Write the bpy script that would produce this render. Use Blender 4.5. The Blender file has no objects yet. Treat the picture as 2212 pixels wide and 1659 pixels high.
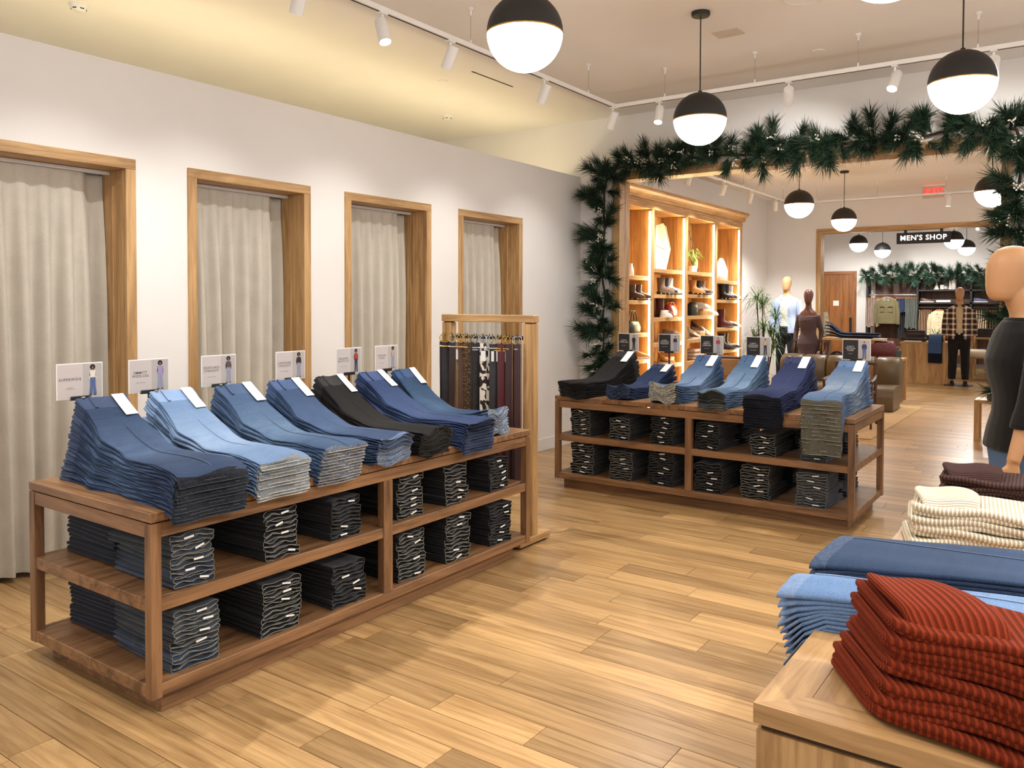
import bpy, bmesh, math, random
from mathutils import Vector, Matrix
from mathutils import noise as mnoise

scene = bpy.context.scene
col = scene.collection
random.seed(7)
PI = math.pi

# ------------------------------------------------------------------ camera
cam_data = bpy.data.cameras.new('camera')
cam = bpy.data.objects.new('camera', cam_data)
col.objects.link(cam)
scene.camera = cam
_f, _yaw, _pitch, _roll, _cy = 1761.325, 0.616616, 0.0243686, -0.002283, 697.57
cam_data.sensor_fit = 'HORIZONTAL'
cam_data.sensor_width = 36.0
cam_data.lens = _f / 2212.0 * 36.0
cam_data.shift_y = -(829.5 - _cy) / 2212.0
cam_data.clip_start = 0.05
_fw = Vector((-math.sin(_yaw) * math.cos(_pitch), math.cos(_yaw) * math.cos(_pitch), -math.sin(_pitch)))
_r = Vector((math.cos(_yaw), math.sin(_yaw), 0.0))
_d = _fw.cross(_r)
_r2 = math.cos(_roll) * _r + math.sin(_roll) * _d
_d2 = -math.sin(_roll) * _r + math.cos(_roll) * _d
cam.matrix_world = Matrix(((_r2.x, -_d2.x, -_fw.x, 0.0), (_r2.y, -_d2.y, -_fw.y, 0.0), (_r2.z, -_d2.z, -_fw.z, 1.5), (0, 0, 0, 1)))

# ------------------------------------------------------------------ world + exposure
world = bpy.data.worlds.new('world')
scene.world = world
world.use_nodes = True
bg = world.node_tree.nodes['Background']
bg.inputs[0].default_value = (0.98, 0.98, 1.0, 1)
bg.inputs[1].default_value = 0.66
vs = scene.view_settings
vs.view_transform = 'Standard'
vs.look = 'None'
vs.gamma = 1.0
vs.use_curve_mapping = False
vs.exposure = 0.68

# light levels of the store's lamps and the added fill lamps (watts / emission strengths)
SPOT_W = 62.0
GLOBE_E = 17.0
COVE_E = 13.5
STRIP_E = 62.0
SPOT_COL = (1.0, 0.975, 0.945)
GLOBE_COL = (1.0, 0.93, 0.86)

CZ = 3.46          # ceiling height
XW = -4.52         # face of the fitting-room wall
YB = 7.66          # face of the wall with the garland
YB2 = 15.5         # face of the wall with the hanging sign
YB3 = 21.9         # far wall of the last room

# ------------------------------------------------------------------ helpers
def lin(c):
    c = c / 255.0
    return c / 12.92 if c <= 0.04045 else ((c + 0.055) / 1.055) ** 2.4

def S(r, g, b):
    return (lin(r), lin(g), lin(b), 1.0)

class NT:
    def __init__(self, name):
        self.m = bpy.data.materials.new(name)
        self.m.use_nodes = True
        self.t = self.m.node_tree
        self.b = self.t.nodes['Principled BSDF']
    def n(self, typ, **kw):
        nd = self.t.nodes.new(typ)
        for k, v in kw.items():
            if k.startswith('i_'):
                nd.inputs[k[2:].replace('_', ' ')].default_value = v
            else:
                setattr(nd, k, v)
        return nd
    def l(self, a, b):
        self.t.links.new(a, b)
    def ramp(self, fac, stops):
        r = self.n('ShaderNodeValToRGB')
        e = r.color_ramp.elements
        while len(e) < len(stops):
            e.new(0.5)
        for k, (p, c) in enumerate(stops):
            e[k].position = p
            e[k].color = c
        self.l(fac, r.inputs[0])
        return r
    def coords(self, kind='Object', scale=(1, 1, 1), rnd=0.0):
        tc = self.n('ShaderNodeTexCoord')
        mp = self.n('ShaderNodeMapping')
        mp.inputs['Scale'].default_value = scale
        src = tc.outputs[kind]
        if rnd:
            oi = self.n('ShaderNodeObjectInfo')
            mu = self.n('ShaderNodeMath', operation='MULTIPLY')
            mu.inputs[1].default_value = rnd
            self.l(oi.outputs['Random'], mu.inputs[0])
            ad = self.n('ShaderNodeVectorMath', operation='ADD')
            self.l(src, ad.inputs[0])
            self.l(mu.outputs[0], ad.inputs[1])
            src = ad.outputs[0]
        self.l(src, mp.inputs['Vector'])
        return mp.outputs[0]
    def bump(self, h, strength=0.2, dist=0.01):
        bp = self.n('ShaderNodeBump')
        bp.inputs['Strength'].default_value = strength
        bp.inputs['Distance'].default_value = dist
        self.l(h, bp.inputs['Height'])
        self.l(bp.outputs[0], self.b.inputs['Normal'])
    def noise(self, vec, scale, detail=4.0, dist=0.0, rough=0.5):
        nz = self.n('ShaderNodeTexNoise')
        nz.inputs['Scale'].default_value = scale
        nz.inputs['Detail'].default_value = detail
        nz.inputs['Distortion'].default_value = dist
        nz.inputs['Roughness'].default_value = rough
        self.l(vec, nz.inputs['Vector'])
        return nz.outputs[0]

def plain(name, c, rough=0.6, metal=0.0, var=0.06, scale=6.0, spec=0.5, coat=0.0):
    q = NT(name)
    v = q.coords('Object')
    nz = q.noise(v, scale, 3.0)
    lo = tuple(x * (1 - var) for x in c[:3]) + (1,)
    hi = tuple(min(1, x * (1 + var)) for x in c[:3]) + (1,)
    q.l(q.ramp(nz, [(0.3, lo), (0.7, hi)]).outputs[0], q.b.inputs['Base Color'])
    q.b.inputs['Roughness'].default_value = rough
    q.b.inputs['Metallic'].default_value = metal
    q.b.inputs['Specular IOR Level'].default_value = spec
    if coat:
        q.b.inputs['Coat Weight'].default_value = coat
    return q.m

def emit(name, c, strength):
    q = NT(name)
    q.b.inputs['Base Color'].default_value = (c[0], c[1], c[2], 1)
    q.b.inputs['Emission Color'].default_value = (c[0], c[1], c[2], 1)
    q.b.inputs['Emission Strength'].default_value = strength
    return q.m

def wood(name, dark, light, axis=0, rough=0.42, grain=1.0, rnd=37.0, objvar=0.0, knots=False, bump=0.08):
    q = NT(name)
    sc = [9.0 * grain] * 3
    sc[axis] = 0.75 * grain
    v = q.coords('Object', sc, rnd)
    n1 = q.noise(v, 1.6, 6.0, 1.1, 0.62)
    sc2 = [90.0] * 3
    sc2[axis] = 3.0
    v2 = q.coords('Object', sc2, rnd)
    n2 = q.noise(v2, 1.4, 3.0, 0.2)
    mid = tuple((a * 0.45 + b * 0.55) for a, b in zip(dark, light))
    cr = q.ramp(n1, [(0.30, dark), (0.47, mid), (0.60, light), (0.75, mid)])
    cr2 = q.ramp(n2, [(0.35, (0.80, 0.78, 0.75, 1)), (0.6, (1, 1, 1, 1))])
    mx = q.n('ShaderNodeMixRGB', blend_type='MULTIPLY')
    mx.inputs[0].default_value = 0.55
    q.l(cr.outputs[0], mx.inputs[1])
    q.l(cr2.outputs[0], mx.inputs[2])
    wv = q.n('ShaderNodeTexWave', wave_type='BANDS', bands_direction='XYZ'[(axis + 1) % 3])
    wv.inputs['Scale'].default_value = 0.9
    wv.inputs['Distortion'].default_value = 9.0
    wv.inputs['Detail'].default_value = 3.0
    wv.inputs['Detail Scale'].default_value = 0.8
    q.l(v, wv.inputs['Vector'])
    cr3 = q.ramp(wv.outputs[0], [(0.0, (0.80, 0.77, 0.72, 1)), (0.22, (1, 1, 1, 1))])
    mx2 = q.n('ShaderNodeMixRGB', blend_type='MULTIPLY')
    mx2.inputs[0].default_value = 0.75
    q.l(mx.outputs[0], mx2.inputs[1])
    q.l(cr3.outputs[0], mx2.inputs[2])
    out = mx2.outputs[0]
    if objvar:
        oi = q.n('ShaderNodeObjectInfo')
        mr = q.n('ShaderNodeMapRange')
        mr.inputs['To Min'].default_value = 1.0 - objvar
        mr.inputs['To Max'].default_value = 1.0 + objvar
        q.l(oi.outputs['Random'], mr.inputs[0])
        hs = q.n('ShaderNodeHueSaturation')
        q.l(mr.outputs[0], hs.inputs['Value'])
        q.l(out, hs.inputs['Color'])
        out = hs.outputs[0]
    q.l(out, q.b.inputs['Base Color'])
    q.b.inputs['Roughness'].default_value = rough
    q.bump(n2, bump, 0.004)
    return q.m

def fabric(name, c, scale=260.0, rough=0.9, var=0.10, wrinkle=0.0, bump=0.15):
    q = NT(name)
    v = q.coords('Object', (1, 1, 1), 5.0)
    n0 = q.noise(v, 7.0, 4.0, 0.4)
    n1 = q.noise(v, scale, 2.0)
    ad = q.n('ShaderNodeMath', operation='ADD')
    q.l(n0, ad.inputs[0])
    q.l(n1, ad.inputs[1])
    hf = q.n('ShaderNodeMath', operation='MULTIPLY')
    hf.inputs[1].default_value = 0.5
    q.l(ad.outputs[0], hf.inputs[0])
    lo = tuple(x * (1 - var * 2) for x in c[:3]) + (1,)
    hi = tuple(min(1, x * (1 + var * 2)) for x in c[:3]) + (1,)
    q.l(q.ramp(hf.outputs[0], [(0.32, lo), (0.68, hi)]).outputs[0], q.b.inputs['Base Color'])
    q.b.inputs['Roughness'].default_value = rough
    q.b.inputs['Specular IOR Level'].default_value = 0.25
    q.b.inputs['Sheen Weight'].default_value = 0.15
    q.bump(n1, bump, 0.002)
    return q.m

def denim(name, c, fade, amount=0.8):
    """UV.x runs waist to hem, UV.y across; faded thigh, whiskers and twill are part of the cloth."""
    q = NT(name)
    tc = q.n('ShaderNodeTexCoord')
    sp = q.n('ShaderNodeSeparateXYZ')
    q.l(tc.outputs['UV'], sp.inputs[0])
    v = q.coords('Object', (1, 1, 1), 9.0)
    nz = q.noise(v, 9.0, 5.0, 0.6, 0.6)
    mpu = q.n('ShaderNodeMapping')
    mpu.inputs['Scale'].default_value = (30, 2.0, 1)
    q.l(tc.outputs['UV'], mpu.inputs[0])
    wh = q.noise(mpu.outputs[0], 1.2, 3.0, 0.8)
    # fade along length: peak near s = .42
    a = q.n('ShaderNodeMath', operation='SUBTRACT'); a.inputs[1].default_value = 0.40
    q.l(sp.outputs[0], a.inputs[0])
    b = q.n('ShaderNodeMath', operation='ABSOLUTE'); q.l(a.outputs[0], b.inputs[0])
    mr = q.n('ShaderNodeMapRange'); mr.inputs['From Min'].default_value = 0.34; mr.inputs['From Max'].default_value = 0.04
    q.l(b.outputs[0], mr.inputs[0])
    m1 = q.n('ShaderNodeMath', operation='MULTIPLY'); q.l(mr.outputs[0], m1.inputs[0]); q.l(nz, m1.inputs[1])
    m2 = q.n('ShaderNodeMath', operation='MULTIPLY_ADD'); q.l(wh, m2.inputs[0]); m2.inputs[1].default_value = 0.35; q.l(m1.outputs[0], m2.inputs[2])
    fac = q.n('ShaderNodeMath', operation='MULTIPLY'); fac.inputs[1].default_value = amount; fac.use_clamp = True
    q.l(m2.outputs[0], fac.inputs[0])
    c = tuple(v_ * .74 for v_ in c[:3]) + (1,); fade = tuple(v_ * .78 for v_ in fade[:3]) + (1,)
    mx = q.n('ShaderNodeMixRGB'); mx.inputs[1].default_value = c; mx.inputs[2].default_value = fade
    q.l(fac.outputs[0], mx.inputs[0])
    fine = q.noise(v, 420.0, 2.0)
    cr = q.ramp(fine, [(0.3, (0.72, 0.72, 0.74, 1)), (0.7, (1.18, 1.18, 1.16, 1))])
    mm = q.n('ShaderNodeMixRGB', blend_type='MULTIPLY'); mm.inputs[0].default_value = 1.0
    q.l(mx.outputs[0], mm.inputs[1]); q.l(cr.outputs[0], mm.inputs[2])
    q.l(mm.outputs[0], q.b.inputs['Base Color'])
    q.b.inputs['Roughness'].default_value = 0.92
    q.b.inputs['Specular IOR Level'].default_value = 0.2
    ad = q.n('ShaderNodeMath', operation='ADD'); q.l(fine, ad.inputs[0]); q.l(wh, ad.inputs[1])
    q.bump(ad.outputs[0], 0.25, 0.003)
    return q.m

class MB:
    """collects geometry for one mesh object"""
    def __init__(self):
        self.v, self.f, self.uv, self.mi = [], [], [], []
    def add(self, vs, fs, uvs=None, mi=0):
        o = len(self.v)
        self.v += [tuple(p) for p in vs]
        for k, f in enumerate(fs):
            self.f.append(tuple(i + o for i in f))
            self.uv.append(uvs[k] if uvs else None)
            self.mi.append(mi)
        return self
    def box(self, x0, x1, y0, y1, z0, z1, b=0.0, mi=0):
        if b <= 0:
            vs = [(x, y, z) for z in (z0, z1) for y in (y0, y1) for x in (x0, x1)]
            fs = [(0, 2, 3, 1), (4, 5, 7, 6), (0, 1, 5, 4), (2, 6, 7, 3), (0, 4, 6, 2), (1, 3, 7, 5)]
            return self.add(vs, fs, None, mi)
        vs, idx = [], {}
        for sx in (0, 1):
            for sy in (0, 1):
                for sz in (0, 1):
                    X, Y, Z = (x0, x1)[sx], (y0, y1)[sy], (z0, z1)[sz]
                    dx, dy, dz = (b, -b)[sx], (b, -b)[sy], (b, -b)[sz]
                    for a, p in (('x', (X, Y + dy, Z + dz)), ('y', (X + dx, Y, Z + dz)), ('z', (X + dx, Y + dy, Z))):
                        idx[(sx, sy, sz, a)] = len(vs)
                        vs.append(p)
        g = lambda *k: idx[k]
        fs = []
        for s in (0, 1):
            fs.append((g(s, 0, 0, 'x'), g(s, 1, 0, 'x'), g(s, 1, 1, 'x'), g(s, 0, 1, 'x')))
            fs.append((g(0, s, 0, 'y'), g(1, s, 0, 'y'), g(1, s, 1, 'y'), g(0, s, 1, 'y')))
            fs.append((g(0, 0, s, 'z'), g(1, 0, s, 'z'), g(1, 1, s, 'z'), g(0, 1, s, 'z')))
            for t in (0, 1):
                fs.append((g(s, t, 0, 'x'), g(s, t, 1, 'x'), g(s, t, 1, 'y'), g(s, t, 0, 'y')))
                fs.append((g(s, 0, t, 'x'), g(s, 1, t, 'x'), g(s, 1, t, 'z'), g(s, 0, t, 'z')))
                fs.append((g(0, s, t, 'y'), g(1, s, t, 'y'), g(1, s, t, 'z'), g(0, s, t, 'z')))
                for u in (0, 1):
                    fs.append((g(s, t, u, 'x'), g(s, t, u, 'y'), g(s, t, u, 'z')))
        return self.add(vs, fs, None, mi)
    def loft(self, rings, cap0=True, cap1=True, closed=True, mi=0, ring_loop=False):
        n, m = len(rings), len(rings[0])
        vs = [p for r in rings for p in r]
        fs, uvs = [], []
        for i in range(n if ring_loop else n - 1):
            i2 = (i + 1) % n
            for j in range(m if closed else m - 1):
                j2 = (j + 1) % m
                fs.append((i * m + j, i2 * m + j, i2 * m + j2, i * m + j2))
                u0, u1, v0, v1 = i / (n - 1), (i + 1) / (n - 1), j / m, (j + 1) / m
                uvs.append(((u0, v0), (u1, v0), (u1, v1), (u0, v1)))
        if closed and cap0 and not ring_loop:
            fs.append(tuple(range(m - 1, -1, -1))); uvs.append(tuple((0, j / m) for j in range(m - 1, -1, -1)))
        if closed and cap1 and not ring_loop:
            fs.append(tuple((n - 1) * m + j for j in range(m))); uvs.append(tuple((1, j / m) for j in range(m)))
        return self.add(vs, fs, uvs, mi)
    def tube(self, pts, r, n=8, caps=True, loop=False, flat=1.0, up=None, mi=0):
        pts = [Vector(p) for p in pts]
        k = len(pts)
        rr = r if isinstance(r, (list, tuple)) else [r] * k
        rings = []
        prev = None
        for i, p in enumerate(pts):
            if loop:
                t = pts[(i + 1) % k] - pts[i - 1]
            else:
                t = pts[min(i + 1, k - 1)] - pts[max(i - 1, 0)]
            if t.length < 1e-9:
                t = Vector((0, 0, 1))
            t.normalize()
            if prev is None:
                a = Vector(up) if up else (Vector((0, 0, 1)) if abs(t.z) < 0.9 else Vector((1, 0, 0)))
            else:
                a = prev
            a = a - t * a.dot(t)
            if a.length < 1e-6:
                a = t.orthogonal()
            a.normalize()
            prev = a
            b = t.cross(a)
            rings.append([p + (a * math.cos(2 * PI * j / n) * flat + b * math.sin(2 * PI * j / n)) * rr[i] for j in range(n)])
        return self.loft(rings, caps, caps, True, mi, loop)
    def lathe(self, prof, n=20, c=(0, 0, 0), mi=0, caps=True):
        rings = [[(c[0] + r * math.cos(2 * PI * j / n), c[1] + r * math.sin(2 * PI * j / n), c[2] + z) for j in range(n)] for r, z in prof]
        return self.loft(rings, caps, caps, True, mi)
    def ell(self, sections, n=18, mi=0, caps=True, p=2.0):
        """sections: (cx, cy, cz, rx, ry) horizontal superellipse rings"""
        rings = []
        for cx, cy, cz, rx, ry in sections:
            ring = []
            for j in range(n):
                a = 2 * PI * j / n
                ca, sa = math.cos(a), math.sin(a)
                e = 2.0 / p
                ring.append((cx + rx * math.copysign(abs(ca) ** e, ca), cy + ry * math.copysign(abs(sa) ** e, sa), cz))
            rings.append(ring)
        return self.loft(rings, caps, caps, True, mi)
    def prism(self, poly, axis, a, b, mi=0):
        """poly in the two other axes (ordered xyz without axis)"""
        def pt(p, t):
            q = list(p)
            q.insert(axis, t)
            return tuple(q)
        n = len(poly)
        vs = [pt(p, a) for p in poly] + [pt(p, b) for p in poly]
        fs = [tuple(range(n)), tuple(range(2 * n - 1, n - 1, -1))] + [(i, (i + 1) % n, n + (i + 1) % n, n + i) for i in range(n)]
        return self.add(vs, fs, None, mi)
    def mesh(self, name, mats, smooth=None):
        me = bpy.data.meshes.new(name)
        me.from_pydata(self.v, [], self.f)
        if any(u is not None for u in self.uv):
            ul = me.uv_layers.new(name='uv')
            k = 0
            for f, u in zip(self.f, self.uv):
                for c in range(len(f)):
                    if u is not None:
                        ul.data[k].uv = u[c]
                    k += 1
        for m in (mats if isinstance(mats, (list, tuple)) else [mats]):
            me.materials.append(m)
        if any(self.mi):
            me.polygons.foreach_set('material_index', self.mi)
        bm = bmesh.new()
        bm.from_mesh(me)
        bmesh.ops.recalc_face_normals(bm, faces=bm.faces)
        bm.to_mesh(me)
        bm.free()
        if smooth:
            me.polygons.foreach_set('use_smooth', [True] * len(me.polygons))
            me.set_sharp_from_angle(angle=math.radians(smooth))
        return me
    def build(self, name, mats, parent=None, smooth=None, loc=None, rz=0.0):
        return place(name, self.mesh(name, mats, smooth), parent, loc, rz)

def place(name, me, parent=None, loc=None, rz=0.0):
    o = bpy.data.objects.new(name, me)
    col.objects.link(o)
    if parent is not None:
        o.parent = parent
    if loc is not None:
        o.location = loc
    if rz:
        o.rotation_euler = (0, 0, rz)
    return o

def tag(o, label=None, cat=None, group=None, kind=None):
    if label: o['label'] = label
    if cat: o['category'] = cat
    if group: o['group'] = group
    if kind: o['kind'] = kind
    return o

def thing(name, label, cat, loc=(0, 0, 0), rz=0.0, group=None, kind=None):
    o = bpy.data.objects.new(name, None)
    o.empty_display_size = 0.05
    col.objects.link(o)
    o.location = loc
    o.rotation_euler = (0, 0, rz)
    return tag(o, label, cat, group, kind)

def copy_tree(o, parent=None):
    c = o.copy()
    col.objects.link(c)
    c.parent = parent
    for ch in list(o.children):
        copy_tree(ch, c)
    return c

def text_mesh(body, size, mat, name='lettering', align='CENTER', spacing=1.0, depth=0.0, bold=0.0):
    cu = bpy.data.curves.new('text_curve', 'FONT')
    cu.body = body
    cu.size = size
    cu.align_x = align
    cu.align_y = 'CENTER'
    cu.space_character = spacing
    cu.space_line = 0.95
    cu.extrude = depth
    cu.offset = bold
    cu.resolution_u = 2
    o = bpy.data.objects.new('text_tmp', cu)
    col.objects.link(o)
    dg = bpy.context.evaluated_depsgraph_get()
    me = bpy.data.meshes.new_from_object(o.evaluated_get(dg))
    me.name = name
    bpy.data.objects.remove(o)
    me.materials.clear()
    me.materials.append(mat)
    return me

ORD = ['bottom', 'second', 'third', 'fourth', 'fifth', 'sixth', 'seventh', 'eighth', 'ninth', 'tenth', 'eleventh', 'twelfth', 'thirteenth', 'fourteenth', 'fifteenth', 'sixteenth']
def nth(i, n):
    if i == n - 1: return 'top'
    if i == 0: return 'bottom'
    return ORD[i] + '-from-bottom'
ORDN = ['first', 'second', 'third', 'fourth', 'fifth', 'sixth', 'seventh', 'eighth', 'ninth', 'tenth', 'eleventh', 'twelfth', 'thirteenth', 'fourteenth', 'fifteenth', 'sixteenth', 'seventeenth', 'eighteenth', 'nineteenth', 'twentieth', 'twenty-first', 'twenty-second', 'twenty-third', 'twenty-fourth']
def slab(w, t, m=20):
    """flat strip section with half-round edges: list of (across, up)"""
    r = t * 0.5
    w = max(w, t * 1.05)
    k = 5
    f = max(1, (m - 2 * k) // 2)
    out = [(w / 2 - r + r * math.cos(a), r * math.sin(a)) for a in [-PI / 2 + PI * j / (k - 1) for j in range(k)]]
    out += [(w / 2 - r - (w - 2 * r) * (j + 1) / (f + 1), r) for j in range(f)]
    out += [(-w / 2 + r + r * math.cos(a), r * math.sin(a)) for a in [PI / 2 + PI * j / (k - 1) for j in range(k)]]
    out += [(-w / 2 + r + (w - 2 * r) * (j + 1) / (f + 1), -r) for j in range(f)]
    return out
def sstep(a, b, x):
    t = min(1.0, max(0.0, (x - a) / (b - a)))
    return t * t * (3 - 2 * t)
def rnd(a, b):
    return random.uniform(a, b)
# ------------------------------------------------------------------ materials
M = {}
M['wall'] = plain('wall_paint', S(233, 230, 226), 0.85, var=0.012, scale=3)
M['ceil'] = plain('ceiling_paint', S(243, 239, 233), 0.9, var=0.012, scale=2)
M['white'] = plain('white_metal', S(232, 230, 226), 0.45, var=0.02)
M['black'] = plain('black_metal', S(30, 29, 30), 0.45, var=0.05)
M['blackmatte'] = plain('black_matte', S(34, 32, 32), 0.6, var=0.05)
M['paper'] = plain('white_paper', S(238, 236, 232), 0.7, var=0.02)
M['chrome'] = plain('chrome', S(200, 198, 192), 0.18, 1.0, var=0.03)
M['brass'] = plain('brass', S(212, 172, 96), 0.25, 1.0, var=0.05)
for ax, k in ((0, 'x'), (1, 'y'), (2, 'z')):
    M['oak' + k] = wood('oak_' + k, S(146, 108, 64), S(204, 164, 112), ax, 0.45)
    M['walnut' + k] = wood('walnut_' + k, S(84, 58, 37), S(152, 112, 76), ax, 0.42)
    M['cab' + k] = wood('light_oak_' + k, S(160, 112, 62), S(206, 162, 104), ax, 0.5)
    M['redwood' + k] = wood('door_wood_' + k, S(116, 70, 34), S(172, 112, 60), ax, 0.45)
    M['darkwood' + k] = wood('dark_brown_wood_' + k, S(52, 30, 20), S(92, 58, 40), ax, 0.5)
M['plank'] = wood('oak_floor_plank', S(142, 108, 66), S(188, 152, 104), 0, 0.30, 0.9, 61.0, 0.24, bump=0.05)
M['curtain'] = fabric('linen_curtain', S(196, 189, 175), 160.0, 0.95, 0.05)
M['globe'] = emit('lit_opal_glass', GLOBE_COL, GLOBE_E)
M['lamp_face'] = emit('lit_spot_lens', (1, 0.95, 0.88), 25.0)
M['cove'] = emit('lit_cove_strip', (1.0, 0.83, 0.50), COVE_E)
M['led'] = emit('lit_shelf_strip', (1.0, 0.74, 0.36), STRIP_E)
M['exit'] = emit('lit_exit_letters', (1.0, 0.012, 0.012), 3.0)
M['signlit'] = emit('lit_sign_letters', (1.0, 0.97, 0.92), 1.4)
M['grout'] = plain('floor_gap', S(70, 48, 26), 0.8)
M['needle'] = plain('pine_needles', S(38, 62, 42), 0.6, var=0.35, scale=9)
M['needle2'] = plain('silvery_pine_needles', S(86, 122, 104), 0.6, var=0.3, scale=9)
M['twig'] = plain('brown_twig', S(62, 42, 30), 0.8, var=0.2)
M['berry'] = plain('pearl_berries', S(226, 220, 206), 0.3, var=0.05)
M['skin'] = plain('tan_mannequin', S(198, 148, 104), 0.5, var=0.02)
M['skinred'] = plain('brown_mannequin', S(96, 58, 44), 0.28, var=0.04)
M['leaf'] = plain('green_leaf', S(72, 96, 48), 0.5, var=0.3, scale=20)
M['leaf2'] = plain('bright_green_leaf', S(120, 158, 62), 0.5, var=0.25, scale=20)
M['leather'] = plain('olive_leather', S(92, 76, 52), 0.36, var=0.10, scale=4)
M['blkleather'] = plain('black_leather', S(38, 28, 26), 0.35, var=0.1)
M['brnleather'] = plain('brown_leather', S(84, 54, 40), 0.4, var=0.12)
M['tanleather'] = plain('tan_leather', S(196, 132, 70), 0.45, var=0.1)
M['redleather'] = plain('red_leather', S(160, 44, 48), 0.35, var=0.1)
M['wineleather'] = plain('wine_leather', S(88, 28, 34), 0.45, var=0.12)
M['grnleather'] = plain('dark_green_leather', S(44, 52, 44), 0.4, var=0.1)
M['creamleather'] = plain('cream_leather', S(224, 210, 188), 0.45, var=0.05)
M['whiteleather'] = plain('white_leather', S(232, 228, 220), 0.4, var=0.04)
M['suede'] = plain('taupe_suede', S(128, 104, 84), 0.85, var=0.1)
M['ceramic'] = plain('white_ceramic', S(236, 230, 220), 0.4, var=0.02)
# ------------------------------------------------------------------ room shell
def struct(name, mb, mat, label, cat, parent=None, smooth=None):
    o = mb.build(name, mat, parent, smooth)
    if parent is None:
        tag(o, label, cat, None, 'structure')
    return o

# floor: base slab, individual boards, and the boards too far off to tell apart
fl = MB().box(-6.9, 4.2, -3.0, YB3, -0.10, -0.008)
floor = struct('floor', fl, M['grout'], 'oak plank floor running through all three rooms', 'floor')
PW = 0.15
rf = random.Random(11)
far = MB()
row = 0
y = -3.0
while y < YB3:
    x = -6.9 + rf.uniform(-1.5, 0)
    y1 = min(y + PW, YB3)
    while x < 4.2:
        L = rf.choice((0.45, 0.7, 0.95, 1.2, 1.5, 1.8)) * rf.uniform(0.85, 1.15)
        a, b = max(x, -6.9), min(x + L, 4.2)
        if b - a > 0.02:
            g = 0.0005
            t = 0.0010
            vs = [(a + g, y + g, -0.009), (b - g, y + g, -0.009), (b - g, y1 - g, -0.009), (a + g, y1 - g, -0.009),
                  (a + g + t, y + g + t, 0), (b - g - t, y + g + t, 0), (b - g - t, y1 - g - t, 0), (a + g + t, y1 - g - t, 0)]
            fs = [(4, 5, 6, 7), (0, 1, 5, 4), (1, 2, 6, 5), (2, 3, 7, 6), (3, 0, 4, 7)]
            near = 1.0 < y < 6.3 and b > -4.5 and a < -0.2 and (b - a) > 0.1
            if near:
                cx, cyy = (a + b) / 2, (y + y1) / 2
                mb = MB().add([(p[0] - cx, p[1] - cyy, p[2]) for p in vs], fs)
                mb.build('plank', M['plank'], floor, None, (cx, cyy, 0))
            else:
                far.add(vs, fs)
        x += L
    y += PW
    row += 1
# distant boards: one mesh, colour differs board by board
def far_plank_mat():
    q = NT('oak_floor_far')
    ge = q.n('ShaderNodeNewGeometry')
    v = q.coords('Object', (0.75, 9, 9))
    ad = q.n('ShaderNodeVectorMath', operation='ADD')
    mu = q.n('ShaderNodeMath', operation='MULTIPLY'); mu.inputs[1].default_value = 61.0
    q.l(ge.outputs['Random Per Island'], mu.inputs[0])
    q.l(v, ad.inputs[0]); q.l(mu.outputs[0], ad.inputs[1])
    n1 = q.noise(ad.outputs[0], 1.6, 6.0, 1.1, 0.62)
    cr = q.ramp(n1, [(0.3, S(142, 108, 66)), (0.6, S(188, 152, 104)), (0.75, S(166, 132, 86))])
    mr = q.n('ShaderNodeMapRange'); mr.inputs['To Min'].default_value = 0.8; mr.inputs['To Max'].default_value = 1.2
    q.l(ge.outputs['Random Per Island'], mr.inputs[0])
    hs = q.n('ShaderNodeHueSaturation')
    q.l(mr.outputs[0], hs.inputs['Value']); q.l(cr.outputs[0], hs.inputs['Color'])
    q.l(hs.outputs[0], q.b.inputs['Base Color'])
    q.b.inputs['Roughness'].default_value = 0.30
    return q.m
tag(far.build('distant_planks', far_plank_mat(), floor), kind='stuff')

struct('ceiling', MB().box(-6.9, 4.2, -3.0, YB3 + 0.1, CZ, CZ + 0.1), M['ceil'], 'smooth off-white plaster ceiling', 'ceiling')

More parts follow.
